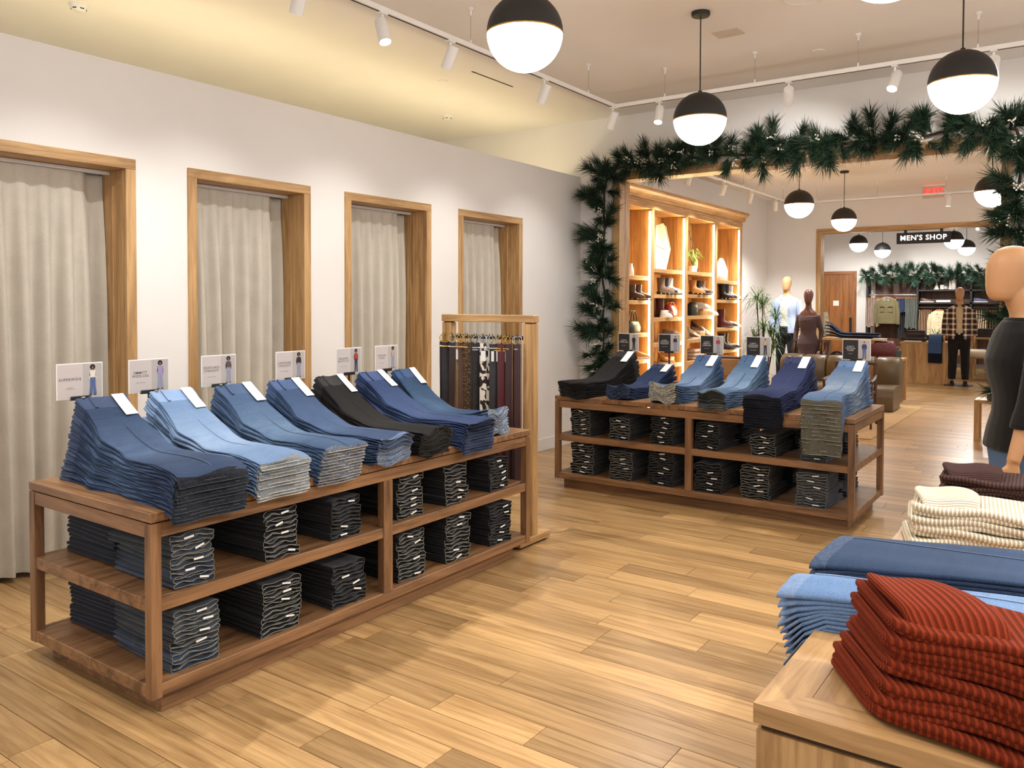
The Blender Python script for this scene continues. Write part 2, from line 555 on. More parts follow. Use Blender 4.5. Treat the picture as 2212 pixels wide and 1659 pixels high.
# fitting-room wall with four curtained doorways
DOORS = [(1.63, 2.60), (2.935, 3.896), (4.225, 5.19), (5.56, 6.535)]
CW = 0.06
WT = 0.20
WTOP = 2.863
DTOP = 2.323
lw = MB()
ya = -3.0
for a, b in DOORS:
    lw.box(XW - WT, XW, ya, a + CW * 0.5, 0, WTOP)
    ya = b - CW * 0.5
lw.box(XW - WT, XW, ya, YB, 0, WTOP)
for a, b in DOORS:
    lw.box(XW - WT, XW, a + CW * 0.5, b - CW * 0.5, DTOP - 0.03, WTOP)
struct('wall_left', lw, M['wall'], 'white partition wall with four wood-framed fitting room doorways', 'wall')
names4 = ['nearest the camera', 'second from the camera', 'third from the camera', 'farthest, behind the belt rack']
for k, (a, b) in enumerate(DOORS):
    t = thing('trim_%d' % (k + 1), 'light oak frame of fitting room doorway, ' + names4[k], 'door frame', (XW, a, 0), 0, 'fitting room door frames', 'structure')
    w = b - a
    pr = 0.014
    MB().box(-0.03, pr, 0, w, DTOP - CW, DTOP, 0.002).build('casing_head', M['oaky'], t)
    MB().box(-0.03, pr, 0, CW, 0, DTOP - CW, 0.002).build('casing_side', M['oakz'], t)
    MB().box(-0.03, pr, w - CW, w, 0, DTOP - CW, 0.002).build('casing_side', M['oakz'], t)
    MB().box(-WT - 0.09, -0.03, CW - 0.025, CW + 0.0, 0, DTOP - CW, 0.001).build('jamb', M['oakz'], t)
    MB().box(-WT - 0.09, -0.03, w - CW, w - CW + 0.025, 0, DTOP - CW, 0.001).build('jamb', M['oakz'], t)
    MB().box(-0.135, -0.12, w - CW - 0.008, w - CW, 0, DTOP - CW, 0.001).build('stop_bead', M['oakz'], t)
    MB().box(-WT - 0.01, -0.03, CW, w - CW, DTOP - CW, DTOP - CW + 0.025, 0.001).build('jamb_head', M['oaky'], t)
    r = MB().box(XW - 0.19, XW - 0.155, a + CW, b - CW, DTOP - CW - 0.022, DTOP - CW - 0.002, 0.002).build('curtain_rail', M['white'])
    tag(r, 'white curtain rail under the doorway head, ' + names4[k], 'curtain rail', 'curtain rails')
    # curtain: pleated sheet with thickness, hung from the rail
    rc = random.Random(40 + k)
    y0, y1 = a + CW + 0.006, b - CW - 0.006
    npl = 7
    N, ZN = 98, 26
    ph = [rc.uniform(-0.5, 0.5) for _ in range(npl + 2)]
    am = [rc.uniform(0.6, 1.2) for _ in range(npl + 2)]
    ztop, zbot = DTOP - CW - 0.024, 0.018 if k else 0.03
    g = []
    for iz in range(ZN + 1):
        tz = iz / ZN
        z = ztop + (zbot - ztop) * tz
        ringf, ringb = [], []
        for i in range(N + 1):
            s = i / N
            pi_ = s * npl
            j = int(pi_)
            fr = pi_ - j
            wv = (1 - fr) * am[j] + fr * am[j + 1]
            shift = ((1 - fr) * ph[j] + fr * ph[j + 1]) * 0.5 * tz
            amp = 0.016 + 0.024 * sstep(0.0, 0.35, tz) * wv
            c = math.cos(2 * PI * (pi_ + shift))
            prof = math.copysign(abs(c) ** 0.7, c)
            xx = XW - 0.172 + amp * prof * (0.45 + 0.55 * sstep(0.03, 0.14, tz))
            xx -= 0.07 * sstep(0.80, 0.90, s)
            drift = (y1 - y0) * 0.03 * tz * math.sin(3.1 * s + k) + 0.010 * tz * math.sin(2 * PI * pi_ + 1.1)
            if k == 0:
                drift -= 0.05 * sstep(0.1, 0.9, tz) * (1 - s) * 0
            ringf.append((xx + 0.0012, y0 + (y1 - y0) * s + drift, z))
            ringb.append((xx - 0.0012, y0 + (y1 - y0) * s + drift, z))
        g.append(ringf + ringb[::-1])
    cu = MB().loft(g, True, True, True).build('curtain', M['curtain'], None, 70)
    tag(cu, 'pleated oatmeal linen curtain filling the fitting room doorway ' + names4[k], 'curtain', 'fitting room curtains')
    hem = []
    for r_ in (g[-3], g[-1]):
        hem.append(r_)

# fitting rooms behind the curtains
struct('wall_fitting_back', MB().box(-6.9, -6.8, -3.0, YB, 0, CZ), M['wall'], 'plain back wall of the fitting rooms', 'wall')
fr = MB()
for yy in (1.45, 2.76, 4.06, 5.37, 6.70):
    fr.box(-6.8, XW - WT, yy - 0.04, yy + 0.04, 0, 2.50)
struct('wall_fitting_dividers', fr, M['wall'], 'divider walls between the fitting rooms', 'wall')
struct('ceiling_fitting', MB().box(-6.8, XW - WT, 1.45, YB, 2.50, 2.56), M['ceil'], 'lowered ceiling over the fitting rooms', 'ceiling')
for k, (a, b) in enumerate(((1.6, 4.4), (4.6, 7.5))):
    cv = thing('cove_light', 'warm strip light hidden on top of the fitting rooms, ' + ('near half' if k == 0 else 'far half'), 'cove light', (-5.05, a, 2.56), 0, 'cove strips')
    MB().box(-0.03, 0.03, 0, b - a, 0, 0.02, 0.003).build('channel', M['white'], cv)
    MB().box(-0.02, 0.02, 0.02, b - a - 0.02, 0.02, 0.035, 0.003).build('diffuser', M['cove'], cv)

for k, (a, b) in enumerate(DOORS):
    dl = thing('downlight', 'small round downlight inside the fitting room ' + names4[k], 'downlight', (-5.6, (a + b) / 2, 2.50), 0, 'fitting room downlights')
    MB().lathe([(0.07, 0), (0.07, -0.006), (0.055, -0.008), (0.052, -0.002)], 24, caps=False).build('bezel', M['white'], dl, 40)
    MB().lathe([(0.052, -0.003), (0.002, -0.004)], 24).build('lens', M['lamp_face'], dl)
# wall with the garlanded opening
OX0, OX1, OZ = -4.04, -0.60, 2.785
WB = 0.20
wb = MB().box(-6.9, OX0 - 0.02, YB, YB + WB, 0, CZ).box(OX1 + 0.02, 4.2, YB, YB + WB, 0, CZ).box(OX0 - 0.02, OX1 + 0.02, YB, YB + WB, OZ + 0.02, CZ)
struct('wall_back', wb, M['wall'], 'off-white wall around the garlanded wide opening', 'wall')
def opening_trim(n, y, label):
    t = thing('trim_%d' % n, label, 'opening frame', (OX0, y, 0), 0, None, 'structure')
    w = OX1 - OX0
    c = 0.085
    MB().box(-c, 0, -0.018, 0.05, 0, OZ, 0.002).build('casing_side', M['oakz'], t)
    MB().box(w, w + c, -0.018, 0.05, 0, OZ, 0.002).build('casing_side', M['oakz'], t)
    MB().box(-c, w + c, -0.018, 0.05, OZ, OZ + c, 0.002).build('casing_head', M['oakx'], t)
    MB().box(-0.025, 0.0, 0.05, WB + 0.015, 0, OZ, 0.001).build('jamb', M['oakz'], t)
    MB().box(w, w + 0.025, 0.05, WB + 0.015, 0, OZ, 0.001).build('jamb', M['oakz'], t)
    MB().box(0, w, 0.05, WB + 0.015, OZ, OZ + 0.025, 0.001).build('jamb_head', M['oakx'], t)
opening_trim(5, YB, 'oak frame of the wide opening hung with pine garland')
# middle room
XL2 = -5.05
struct('wall_room_left', MB().box(XL2 - 0.2, XL2, YB + WB, YB2, 0, CZ), M['wall'], 'left wall of the middle room behind the lit cabinet', 'wall')
wb2 = MB().box(-6.9, OX0 - 0.02, YB2, YB2 + WB, 0, CZ).box(OX1 + 0.02, 4.2, YB2, YB2 + WB, 0, CZ).box(OX0 - 0.02, OX1 + 0.02, YB2, YB2 + WB, OZ + 0.02, CZ)
struct('wall_room_far', wb2, M['wall'], 'wall carrying the hanging sign above the second opening', 'wall')
opening_trim(6, YB2, 'oak frame of the far opening below the hanging sign')
struct('wall_far', MB().box(-6.9, 4.2, YB3, YB3 + 0.1, 0, CZ), M['wall'], 'pale far wall of the last room', 'wall')
struct('wall_far_left', MB().box(-6.9, -6.8, YB + WB, YB3, 0, CZ), M['wall'], 'left wall of the last room', 'wall')
# baseboards
bl = MB()
ya = -3.0
for a, b in DOORS:
    bl.box(XW, XW + 0.014, ya, a, 0, 0.125, 0.003)
    ya = b
bl.box(XW, XW + 0.014, ya, YB, 0, 0.125, 0.003)
struct('baseboard_left', bl, M['wall'], 'white baseboard along the fitting room wall', 'baseboard')
struct('baseboard_back', MB().box(XW, OX0 - 0.085, YB - 0.014, YB, 0, 0.125, 0.003).box(OX1 + 0.085, 4.2, YB - 0.014, YB, 0, 0.125, 0.003), M['wall'], 'white baseboard beside the garlanded opening', 'baseboard')
struct('baseboard_room', MB().box(XL2, OX0 - 0.085, YB2 - 0.014, YB2, 0, 0.125, 0.003), M['wall'], 'white baseboard behind the far mannequins', 'baseboard')

# wooden door in the far room
t = thing('door_1', 'knotty brown wood door in the far room', 'door', (-5.72, YB3, 0), 0, None, 'structure')
MB().box(0.07, 0.82, -0.02, 0.02, 0, 2.25, 0.003).build('door_panel', M['redwoodz'], t)
MB().box(0, 0.07, -0.04, 0.0, 0, 2.33, 0.003).build('casing_side', M['redwoodz'], t)
MB().box(0.82, 0.89, -0.04, 0.0, 0, 2.33, 0.003).build('casing_side', M['redwoodz'], t)
MB().box(0.07, 0.82, -0.04, 0.0, 2.25, 2.33, 0.003).build('casing_head', M['redwoodx'], t)
MB().box(0.33, 0.47, -0.028, -0.02, 1.45, 1.58, 0.002).build('door_notice', M['paper'], t)
MB().box(0.73, 0.79, -0.05, -0.02, 0.75, 1.15, 0.006).build('push_plate', M['black'], t)

# ------------------------------------------------------------------ pendants
def pendant_proto():
    R = 0.177
    root = thing('pendant_lamp', '', 'pendant lamp')
    shade = [(R * math.sin(a), R * math.cos(a)) for a in [PI * 0.5 * k / 10 for k in range(1, 11)]]
    MB().lathe([(0.012, R + 0.012), (0.014, R + 0.004)] + shade + [(R - 0.006, 0.0), (R - 0.012, 0.004)], 40).build('shade', M['blackmatte'], root, 60)
    MB().lathe([(R * 0.995, 0.001), (R * 1.004, -0.003), (R * 0.996, -0.008)], 40).build('rim', M['brass'], root, 60)
    RR = R * 0.99
    MB().lathe([(RR * math.sin(a), RR * math.cos(a)) for a in [PI * (0.512 + 0.486 * k / 14) for k in range(15)]], 40).build('globe', M['globe'], root, 80)
    return root
PEND = [(-2.15, 3.13, 'pendant globe lamp nearest the fitting rooms, cut by the picture top'),
        (-2.17, 5.25, 'pendant globe lamp hanging left of the garland middle, whole cord visible'),
        (-0.605, 5.22, 'pendant globe lamp hanging at the upper right in front of garland'),
        (-0.60, 3.13, 'pendant globe lamp barely dipping into the picture top'),
        (-2.99, 10.42, 'larger of two pendant globe lamps in the middle room'),
        (-2.99, 12.70, 'smaller of two pendant globe lamps in the middle room'),
        (-3.92, 17.90, 'pendant globe lamp in the last room, left nearer one'),
        (-3.95, 20.43, 'pendant globe lamp in the last room, left farther one'),
        (-2.18, 17.93, 'pendant globe lamp touching the hanging sign, right nearer one'),
        (-2.245, 20.5, 'pendant globe lamp right of the hanging sign, farther one'),
        (0.95, 3.13, 'added fill pendant globe lamp right of the picture, near row'),  # right-hand and viewpoint pendants are unseen, added for fill light
        (0.95, 5.22, 'added fill pendant globe lamp right of the picture, far row'),
        (-2.15, 1.0, 'added fill pendant globe lamp behind the viewpoint on the left'),
        (-0.60, 1.0, 'added fill pendant globe lamp behind the viewpoint in the middle'),
        (0.95, 1.0, 'added fill pendant globe lamp behind the viewpoint on the right'),
        (-0.9, 10.42, 'pendant globe lamp in the middle room right of the opening'),
        (-0.9, 12.70, 'pendant globe lamp in the middle room, far right')]
pp = pendant_proto()
PZ = 2.745
cord = MB().tube([(0, 0, 0.185), (0, 0, CZ - PZ - 0.02)], 0.0045, 8).mesh('cord', M['blackmatte'], 60)
can = MB().lathe([(0.02, CZ - PZ - 0.032), (0.058, CZ - PZ - 0.028), (0.062, CZ - PZ - 0.02), (0.062, CZ - PZ)], 28).mesh('ceiling_canopy', M['blackmatte'], 40)
place('cord', cord, pp)
place('ceiling_canopy', can, pp)
for k, (x, y, lb) in enumerate(PEND):
    o = pp if k == 0 else copy_tree(pp)
    o.location = (x, y, PZ)
    tag(o, lb, 'pendant lamp', 'black and white globe pendants')

# ------------------------------------------------------------------ track lighting
TZ = 3.19
def track_rail(p0, p1, label, wires):
    p0, p1 = Vector(p0), Vector(p1)
    d = p1 - p0
    root = thing('track_rail', label, 'light track', p0, 0, 'suspended light tracks')
    horiz = abs(d.x) > abs(d.y)
    L = d.length
    if horiz:
        MB().box(0, L, -0.017, 0.017, 0, 0.032, 0.002).build('rail', M['white'], root)
        MB().box(0.03, L - 0.03, -0.005, 0.005, -0.002, 0.002).build('groove', M['grout'], root)
    else:
        MB().box(-0.017, 0.017, 0, L, 0, 0.032, 0.002).build('rail', M['white'], root)
        MB().box(-0.005, 0.005, 0.03, L - 0.03, -0.002, 0.002).build('groove', M['grout'], root)
    for w in wires:
        a = (w, 0, 0) if horiz else (0, w, 0)
        wr = MB().tube([(a[0], a[1], 0.03), (a[0], a[1], CZ - TZ)], 0.0022, 6).build('suspension_wire', M['chrome'], root)
        MB().lathe([(0.006, -0.05), (0.008, -0.02), (0.02, -0.012), (0.02, 0)], 14, (a[0], a[1], CZ - TZ)).build('wire_mount', M['white'], wr, 40)
        MB().lathe([(0.007, 0.03), (0.009, 0.035), (0.005, 0.06)], 10, (a[0], a[1], 0)).build('wire_clip', M['white'], wr, 40)
    return root
track_rail((-3.39, -1.0, TZ), (-3.39, 6.34, TZ), 'white light track running along the fitting room wall', [0.8, 2.4, 4.0, 5.3, 6.86])
track_rail((-3.373, 6.32, TZ), (2.6, 6.32, TZ), 'white light track running in front of the garlanded opening', [0.45, 1.21, 1.97, 2.73, 3.5, 4.3, 5.1])
track_rail((1.30, -1.0, TZ), (1.30, 6.30, TZ), 'added white light track right of the picture', [0.8, 2.4, 4.0, 5.3])  # unseen track added to light the sweater table and near mannequin
track_rail((-4.19, 8.6, TZ), (-4.19, 14.15, TZ), 'white light track along the lit cabinet in the middle room', [0.8, 2.0, 3.2, 4.1, 5.1])
track_rail((-4.173, 14.15, TZ), (1.5, 14.15, TZ), 'white light track before the far opening', [0.4, 1.35, 2.33, 3.3, 4.3])
track_rail((-5.6, 19.2, TZ), (-0.5, 19.2, TZ), 'white light track across the last room', [0.6, 2.0, 3.4, 4.6])

def spot_head(loc, target, label, power=1.0, angle=58, group='white track spotlights', blend=0.55, lit=True):
    loc, target = Vector(loc), Vector(target)
    root = thing('track_spotlight', label, 'spotlight', loc, 0, group)
    MB().box(-0.02, 0.02, -0.03, 0.03, -0.012, 0.0, 0.002).build('adapter', M['white'], root)
    MB().tube([(0, 0, -0.01), (0, 0, -0.055)], 0.008, 8).build('stem', M['white'], root)
    c = Vector((0, 0, -0.10))
    d = (target - (loc + c)).normalized()
    a, b = c - d * 0.065, c + d * 0.085
    R = 0.037
    u = d.orthogonal().normalized()
    w = d.cross(u)
    ring = lambda p, r: [p + (u * math.cos(2 * PI * j / 20) + w * math.sin(2 * PI * j / 20)) * r for j in range(20)]
    MB().loft([ring(a, R * 0.9), ring(a + d * 0.006, R), ring(b, R), ring(b, R * 0.90), ring(b - d * 0.02, R * 0.86)], True, False).build('can', M['white'], root, 40)
    p = b - d * 0.02
    MB().loft([ring(p, R * 0.84), ring(p - d * 0.003, R * 0.84)], True, True).build('lens', M['lamp_face'], root)
    if lit:
        ld = bpy.data.lights.new('spot_beam', 'SPOT')
        ld.energy = SPOT_W * power
        ld.color = SPOT_COL
        ld.spot_size = math.radians(angle)
        ld.spot_blend = blend
        ld.shadow_soft_size = 0.02
        lo = bpy.data.objects.new('spot_beam', ld)
        col.objects.link(lo)
        lo.parent = root
        lo.location = b + d * 0.004
        lo.rotation_euler = d.to_track_quat('-Z', 'Y').to_euler()
    return root
# wall washers and table spots on the left track
LT = [(0.30, (-3.1, 1.9, 0.6), 'spotlight at the near end of the track, out of the picture', 0.75, 60),
      (1.55, (-2.3, 1.9, 0.0), 'spotlight above the near end of the jeans table', 1.0, 84),
      (2.10, (-4.52, 2.2, 0.95), 'spotlight before the nearest doorway', 1.0, 72),
      (2.86, (-4.50, 3.05, 0.95), 'spotlight cut by the picture top', 0.9, 72),
      (3.47, (-2.2, 3.2, 0.0), 'glowing spotlight left of the nearest pendant', 1.2, 88),
      (4.09, (-4.52, 4.15, 0.95), 'spotlight beside the ceiling slot, aimed at the wall', 1.0, 72),
      (5.20, (-4.52, 5.4, 0.95), 'spotlight right below the nearest pendant, aimed at the wall', 1.0, 72),
      (6.28, (-4.52, 6.75, 0.95), 'spotlight at the corner of the two tracks', 0.8, 66)]
for y, tgt, lb, pw, ang in LT:
    wash = tgt[0] < -4
    spot_head((-3.39, y, TZ), tgt, lb, pw * (0.66 if wash else 1.2), 84 if wash else ang, blend=1.0 if wash else 0.6)
BT = [(-2.973, (-2.8, 5.1, 0.0), 'glowing spotlight left of the middle pendant', 1.0, 64),
      (-1.90, (-2.3, 7.6, 2.3), 'spotlight hidden behind the middle pendant', 0.38, 80),
      (-0.55, (-0.7, 7.6, 2.3), 'added spotlight behind the right pendant, washing the garlanded wall', 0.34, 80),  # head added to wash light over the garlanded wall
      (-1.156, (-1.6, 4.6, 0.2), 'glowing spotlight between the two whole pendants', 1.0, 66),
      (-0.25, (-0.2, 3.0, 0.8), 'spotlight right of the picture over the sweater table', 1.0, 64)]
for x, tgt, lb, pw, ang in BT:
    spot_head((x, 6.32, TZ), tgt, lb, pw * 1.2, ang + 16)
for y, tgt, lb, pw in ((2.6, (-0.25, 1.9, .8), 'spotlight on the right track over the sweater table', 1.5), (3.6, (-0.3, 2.9, .8), 'added spotlight on the right track over the cream sweaters', 1.0), (5.2, (-0.35, 4.2, 1.3), 'added spotlight on the right track aimed at the near mannequin', 0.8), (1.6, (-1.2, 2.6, 0), 'added spotlight on the right track lighting the aisle floor', 0.4)):  # sweater-table head inferred from the bright top; other heads added for light
    spot_head((1.30, y, TZ), tgt, lb, pw, 70, blend=0.7)
R2 = [((-4.19, 9.8, TZ), (-4.7, 9.9, 1.6), 'spotlight above the near bay of the lit cabinet', 0.6),
      ((-4.19, 11.0, TZ), (-4.7, 11.0, 1.6), 'spotlight above the second bay of the lit cabinet', 0.6),
      ((-4.19, 12.1, TZ), (-4.7, 12.3, 1.5), 'spotlight above the third bay of the lit cabinet', 0.6),
      ((-4.19, 13.3, TZ), (-4.4, 14.2, 1.2), 'spotlight at the far end of the cabinet', 1.0),
      ((-3.35, 14.15, TZ), (-3.7, 13.4, 1.0), 'small spotlight left of the smaller middle-room pendant', 1.0),
      ((-1.80, 14.15, TZ), (-2.1, 14.3, 0.0), 'glowing spotlight right of the exit sign', 0.7),
      ((-1.22, 14.15, TZ), (-1.4, 11.0, 0.0), 'glowing spotlight at the right edge of the opening', 1.0)]
for loc, tgt, lb, pw in R2:
    spot_head(loc, tgt, lb, pw * 2.7, 88, blend=0.8)
R3 = [((-5.0, 19.2, TZ), (-5.0, 21.6, 1.3), 'far-room spotlight aimed at the wooden door', 1.0),
      ((-4.0, 19.2, TZ), (-4.0, 21.4, 1.2), 'far-room spotlight above the hanging trousers', 1.1),
      ((-3.0, 19.2, TZ), (-2.9, 21.4, 1.5), 'far-room spotlight above the dark shelves', 1.1),
      ((-1.9, 19.2, TZ), (-2.0, 17.0, 1.2), 'far-room spotlight behind the plaid mannequin', 0.7)]
for loc, tgt, lb, pw in R3:
    spot_head(loc, tgt, lb, pw * 2.0, 76, blend=0.8)
# ------------------------------------------------------------------ walnut display tables
TT = 0.75
def gondola(x0, x1, y0, y1, long_axis, label):
    cx, cy = (x0 + x1) / 2, (y0 + y1) / 2
    t = thing('display_table', label, 'display table', (cx, cy, 0), 0, 'walnut jeans tables')
    X, Y = (x1 - x0) / 2, (y1 - y0) / 2
    lw = 'walnutx' if long_axis == 0 else 'walnuty'
    sw = 'walnuty' if long_axis == 0 else 'walnutx'
    MB().box(-X, X, -Y, Y, TT - 0.034, TT, 0.002).build('table_top', M[sw], t)
    r0, r1 = TT - 0.092, TT - 0.039
    lg, ld = 0.042, 0.046
    MB().box(-X + lg, X - lg, -Y + 0.004, -Y + 0.03, r0, r1, 0.001).build('rail', M['walnutx'], t)
    MB().box(-X + lg, X - lg, Y - 0.03, Y - 0.004, r0, r1, 0.001).build('rail', M['walnutx'], t)
    MB().box(-X + 0.004, -X + 0.03, -Y + lg, Y - lg, r0, r1, 0.001).build('rail', M['walnuty'], t)
    MB().box(X - 0.03, X - 0.004, -Y + lg, Y - lg, r0, r1, 0.001).build('rail', M['walnuty'], t)
    legs = [(sx, sy) for sx in (-1, 1) for sy in (-1, 1)]
    for sx, sy in legs:
        a, b = sorted((sx * X, sx * (X - lg)))
        c, d = sorted((sy * Y, sy * (Y - lg)))
        MB().box(a, b, c, d, 0.078, r1, 0.002).build('leg', M['walnutz'], t)
    for s in (-1, 1):
        if long_axis == 1:
            a, b = sorted((s * X, s * (X - lg)))
            MB().box(a, b, -0.03, 0.03, 0.125, r0, 0.002).build('post', M['walnutz'], t)
        else:
            c, d = sorted((s * Y, s * (Y - lg)))
            MB().box(-0.025, 0.025, c, d, 0.125, r0, 0.002).build('post', M['walnutz'], t)
    MB().box(-X + 0.006, X - 0.006, -Y + 0.006, Y - 0.006, 0.388, 0.436, 0.002).build('shelf', M[lw], t)
    MB().box(-X + 0.004, X - 0.004, -Y + 0.004, Y - 0.004, 0.080, 0.126, 0.002).build('shelf', M[lw], t)
    MB().box(-X + 0.05, X - 0.05, -Y + 0.065, Y - 0.11, 0.0, 0.080, 0.002).build('plinth', M[lw], t)
    return t
T1 = gondola(-3.61, -2.70, 1.60, 4.00, 1, 'walnut display table nearest the camera, along the fitting room wall')
T2 = gondola(-3.54, -1.235, 5.60, 6.53, 0, 'walnut display table before the garlanded opening')

# ------------------------------------------------------------------ draped jeans
def sellipse(w, t, m, p=3.2):
    out = []
    for j in range(m):
        a = 2 * PI * j / m
        ca, sa = math.cos(a), math.sin(a)
        out.append((0.5 * w * math.copysign(abs(ca) ** (2 / p), ca), 0.5 * t * math.copysign(abs(sa) ** (2 / 2.2), sa)))
    return out

def drape_stack(F, st):
    """F(u, v, z) -> world.  st describes one stack of jeans folded lengthwise, waist at the back."""
    n = st['n']
    rs = random.Random(st['seed'])
    wave_ph = rs.uniform(0, 6)
    NS, m = 30, 16
    md, mh, mw = st['mat'], st['hem'], st['wb']
    ue, ov = st['ue'], st['ov']
    base = TT + 0.0015
    objs = []
    for i in range(n):
        f = (i + 0.5) / n
        u0 = st['u0'] + (st['u1'] - st['u0']) * f + rs.uniform(-0.006, 0.006)
        zw = base + (st['zw'] - base) * f
        th = st.get('th', 0.0125)
        zt = base + th * (i + 0.5)
        ze = st['zb'] + (st['zt'] - st['zb']) * f
        dc = rs.uniform(-0.006, 0.006)
        oi = ov * (0.55 + 0.45 * f) + rs.uniform(-0.006, 0.006)
        ub = ue - st.get('bend', 0.07)
        pts = []
        for k in range(NS):
            s = k / (NS - 1)
            if s < 0.72:
                t = s / 0.72
                u = u0 + (ub - u0) * t
                z = zt + (zw - zt) * (max(0.0, 1 - t / 0.66)) ** 1.55
            else:
                t = (s - 0.72) / 0.28
                zc = zt
                a, b, c = Vector((ub, zt)), Vector((ue + oi * 1.02, zt - 0.004)), Vector((ue + oi, ze))
                if st['flat']:
                    b, c = Vector((ub * 0.5 + (ue + oi) * 0.5, zt)), Vector((ue + oi, ze))
                q = a * (1 - t) ** 2 + b * 2 * t * (1 - t) + c * t * t
                u, z = q.x, q.y
            pts.append(Vector((u, z)))
        ths = [(st['zw'] - base) / n * 0.93, th * 0.95, (st['zt'] - st['zb']) / n * 0.95]
        layers = ([], [])
        tops = []
        for k, p in enumerate(pts):
            s = k / (NS - 1)
            tg = (pts[min(k + 1, NS - 1)] - pts[max(k - 1, 0)]).normalized()
            nm = Vector((-tg.y, tg.x))
            if s < 0.45:
                T = ths[0] + (ths[1] - ths[0]) * sstep(0, 0.45, s)
            else:
                T = ths[1] + (ths[2] - ths[1]) * sstep(0.72, 1, s)
            T = min(T, 0.030)
            w = st['ww'] + (st['wh'] - st['ww']) * sstep(0.15, 1.0, s)
            cen = st['c0'] + (st['c1'] - st['c0']) * s + dc * (1 - s)
            wa = (0.002 + 0.0125 * sstep(0.6, 1.0, s)) * st.get('wav', 1.0)
            hz = sstep(0.75, 1.0, s)
            sec = slab(w + rs.uniform(-0.003, 0.003), T * 0.5, 22)
            for L, off in ((0, 0.25), (1, -0.25)):
                ring = []
                for vv, nn in sec:
                    r = vv / w
                    if vv < 0:
                        vv -= (0.034 * math.exp(-((s - 0.27) / 0.055) ** 2) + 0.012 * math.exp(-((s - 0.17) / 0.05) ** 2)) * min(1, -r * 3) * (0.8 + 0.2 * math.sin(i * 2.1))
                    wv = wa * math.sin(r * 7.0 + wave_ph + s * 2.5 + 0.18 * i) + (0.0018 + 0.0028 * hz) * math.sin(r * (11 + 4 * math.sin(i * 2.3)) + i * 1.9 + s * 5 + L * 2.6)
                    wv += -0.010 * st.get('sag', 1.0) * (2 * r) ** 2 * sstep(0.1, 0.6, s) * (1 - sstep(0.8, 1, s) * 0.5)
                    d = nm * (nn + off * T + wv)
                    ed = 0.004 * math.sin(s * 23 + i * 1.3 + L) * (1 if vv > 0 else -1)
                    ring.append(F(p.x + d.x, cen + vv + ed, p.y + d.y))
                layers[L].append(ring)
            tops.append((p, nm, T, w, cen))
        body, hem, wst, edge = MB(), MB(), MB(), MB()
        def inset(ring, k, sh=None):
            c = sum((Vector(q) for q in ring), Vector()) / len(ring)
            return [c + (Vector(q) - c) * k + (sh or Vector()) for q in ring]
        for L in (0, 1):
            R = layers[L]
            body.loft(R[2:-2], True, True)
            dirv = (Vector(R[-1][0]) - Vector(R[-2][0])).normalized()
            hem.loft([inset(R[-3], 1.0), inset(R[-2], 1.02), inset(R[-1], 1.03), inset(R[-1], 0.94), inset(R[-1], 0.90, -dirv * 0.016)], True, True)
            edge.tube([Vector(q) + dirv * 0.0008 for q in inset(R[-1], 1.0)], st.get('er', 0.0013), 5, False, True)
            dirw = (Vector(R[0][0]) - Vector(R[1][0])).normalized()
            wst.loft([inset(R[2], 1.0), inset(R[1], 1.04), inset(R[0], 1.04), inset(R[0], 0.92), inset(R[0], 0.9, -dirw * 0.008)], True, True)
        o = body.build('denim_jeans' if not st.get('black') else 'black_jeans', md, None, 50)
        tag(o, '%s %s jeans in the %s' % (nth(i, n), st['colour'], st['where']), 'jeans', st['group'])
        hm_ = hem.build('hem', mh, o, 50)
        edge.build('hem_edge', st['edge'], hm_, 60)
        wst.build('waistband', mw, o, 50)
        objs.append(o)
    # details on the top pair
    top = objs[-1]
    def surf(s, r, lift=0.002):
        k = min(NS - 1, int(s * (NS - 1)))
        p, nm, T, w, cen = tops[k]
        q = p + nm * (T * 0.5 + lift)
        return Vector(F(q.x, cen + r * w, q.y))
    def patch(name, s0, s1, r0, r1, mat, th=0.0015, nsub=3, lift=0.0012):
        rg = []
        for a in range(nsub + 1):
            s = s0 + (s1 - s0) * a / nsub
            rg.append([surf(s, r0, lift + th), surf(s, r1, lift + th), surf(s, r1, lift), surf(s, r0, lift)])
        MB().loft(rg, True, True).build(name, mat, top)
    patch('belt_loop', 0.0, 0.075, -0.28, -0.22, mw, 0.004, 2, 0.002)
    patch('belt_loop', 0.0, 0.075, 0.26, 0.32, mw, 0.004, 2, 0.002)
    patch('side_seam', 0.24, 0.95, 0.03, 0.045, mw, 0.0007, 22, 0.0001)
    patch('side_seam', 0.24, 0.95, 0.055, 0.062, mw, 0.0006, 22, 0.0001)
    a, b = st.get('tagr', (0.16, 0.42))
    patch('hang_tag', 0.02, st.get('tagl', 0.17), a, b, M['paper'], 0.002, 3, 0.006)
    e = surf(0.01, -0.38, 0.003)
    MB().lathe([(0.002, 0.004), (0.007, 0.003), (0.008, 0.0), (0.007, -0.002)], 10, e).build('button', M['chrome'], top, 60)
    return objs

def hemmat(name, c, rim):
    q = NT(name)
    v = q.coords('Object', (1, 1, 1), 7.0)
    nz = q.noise(v, 120.0, 3.0, 0.4)
    q.l(q.ramp(nz, [(0.30, c), (0.75, tuple(a * .75 + b * .25 for a, b in zip(c, rim)))]).outputs[0], q.b.inputs['Base Color'])
    q.b.inputs['Roughness'].default_value = 0.95
    q.b.inputs['Specular IOR Level'].default_value = 0.2
    return q.m

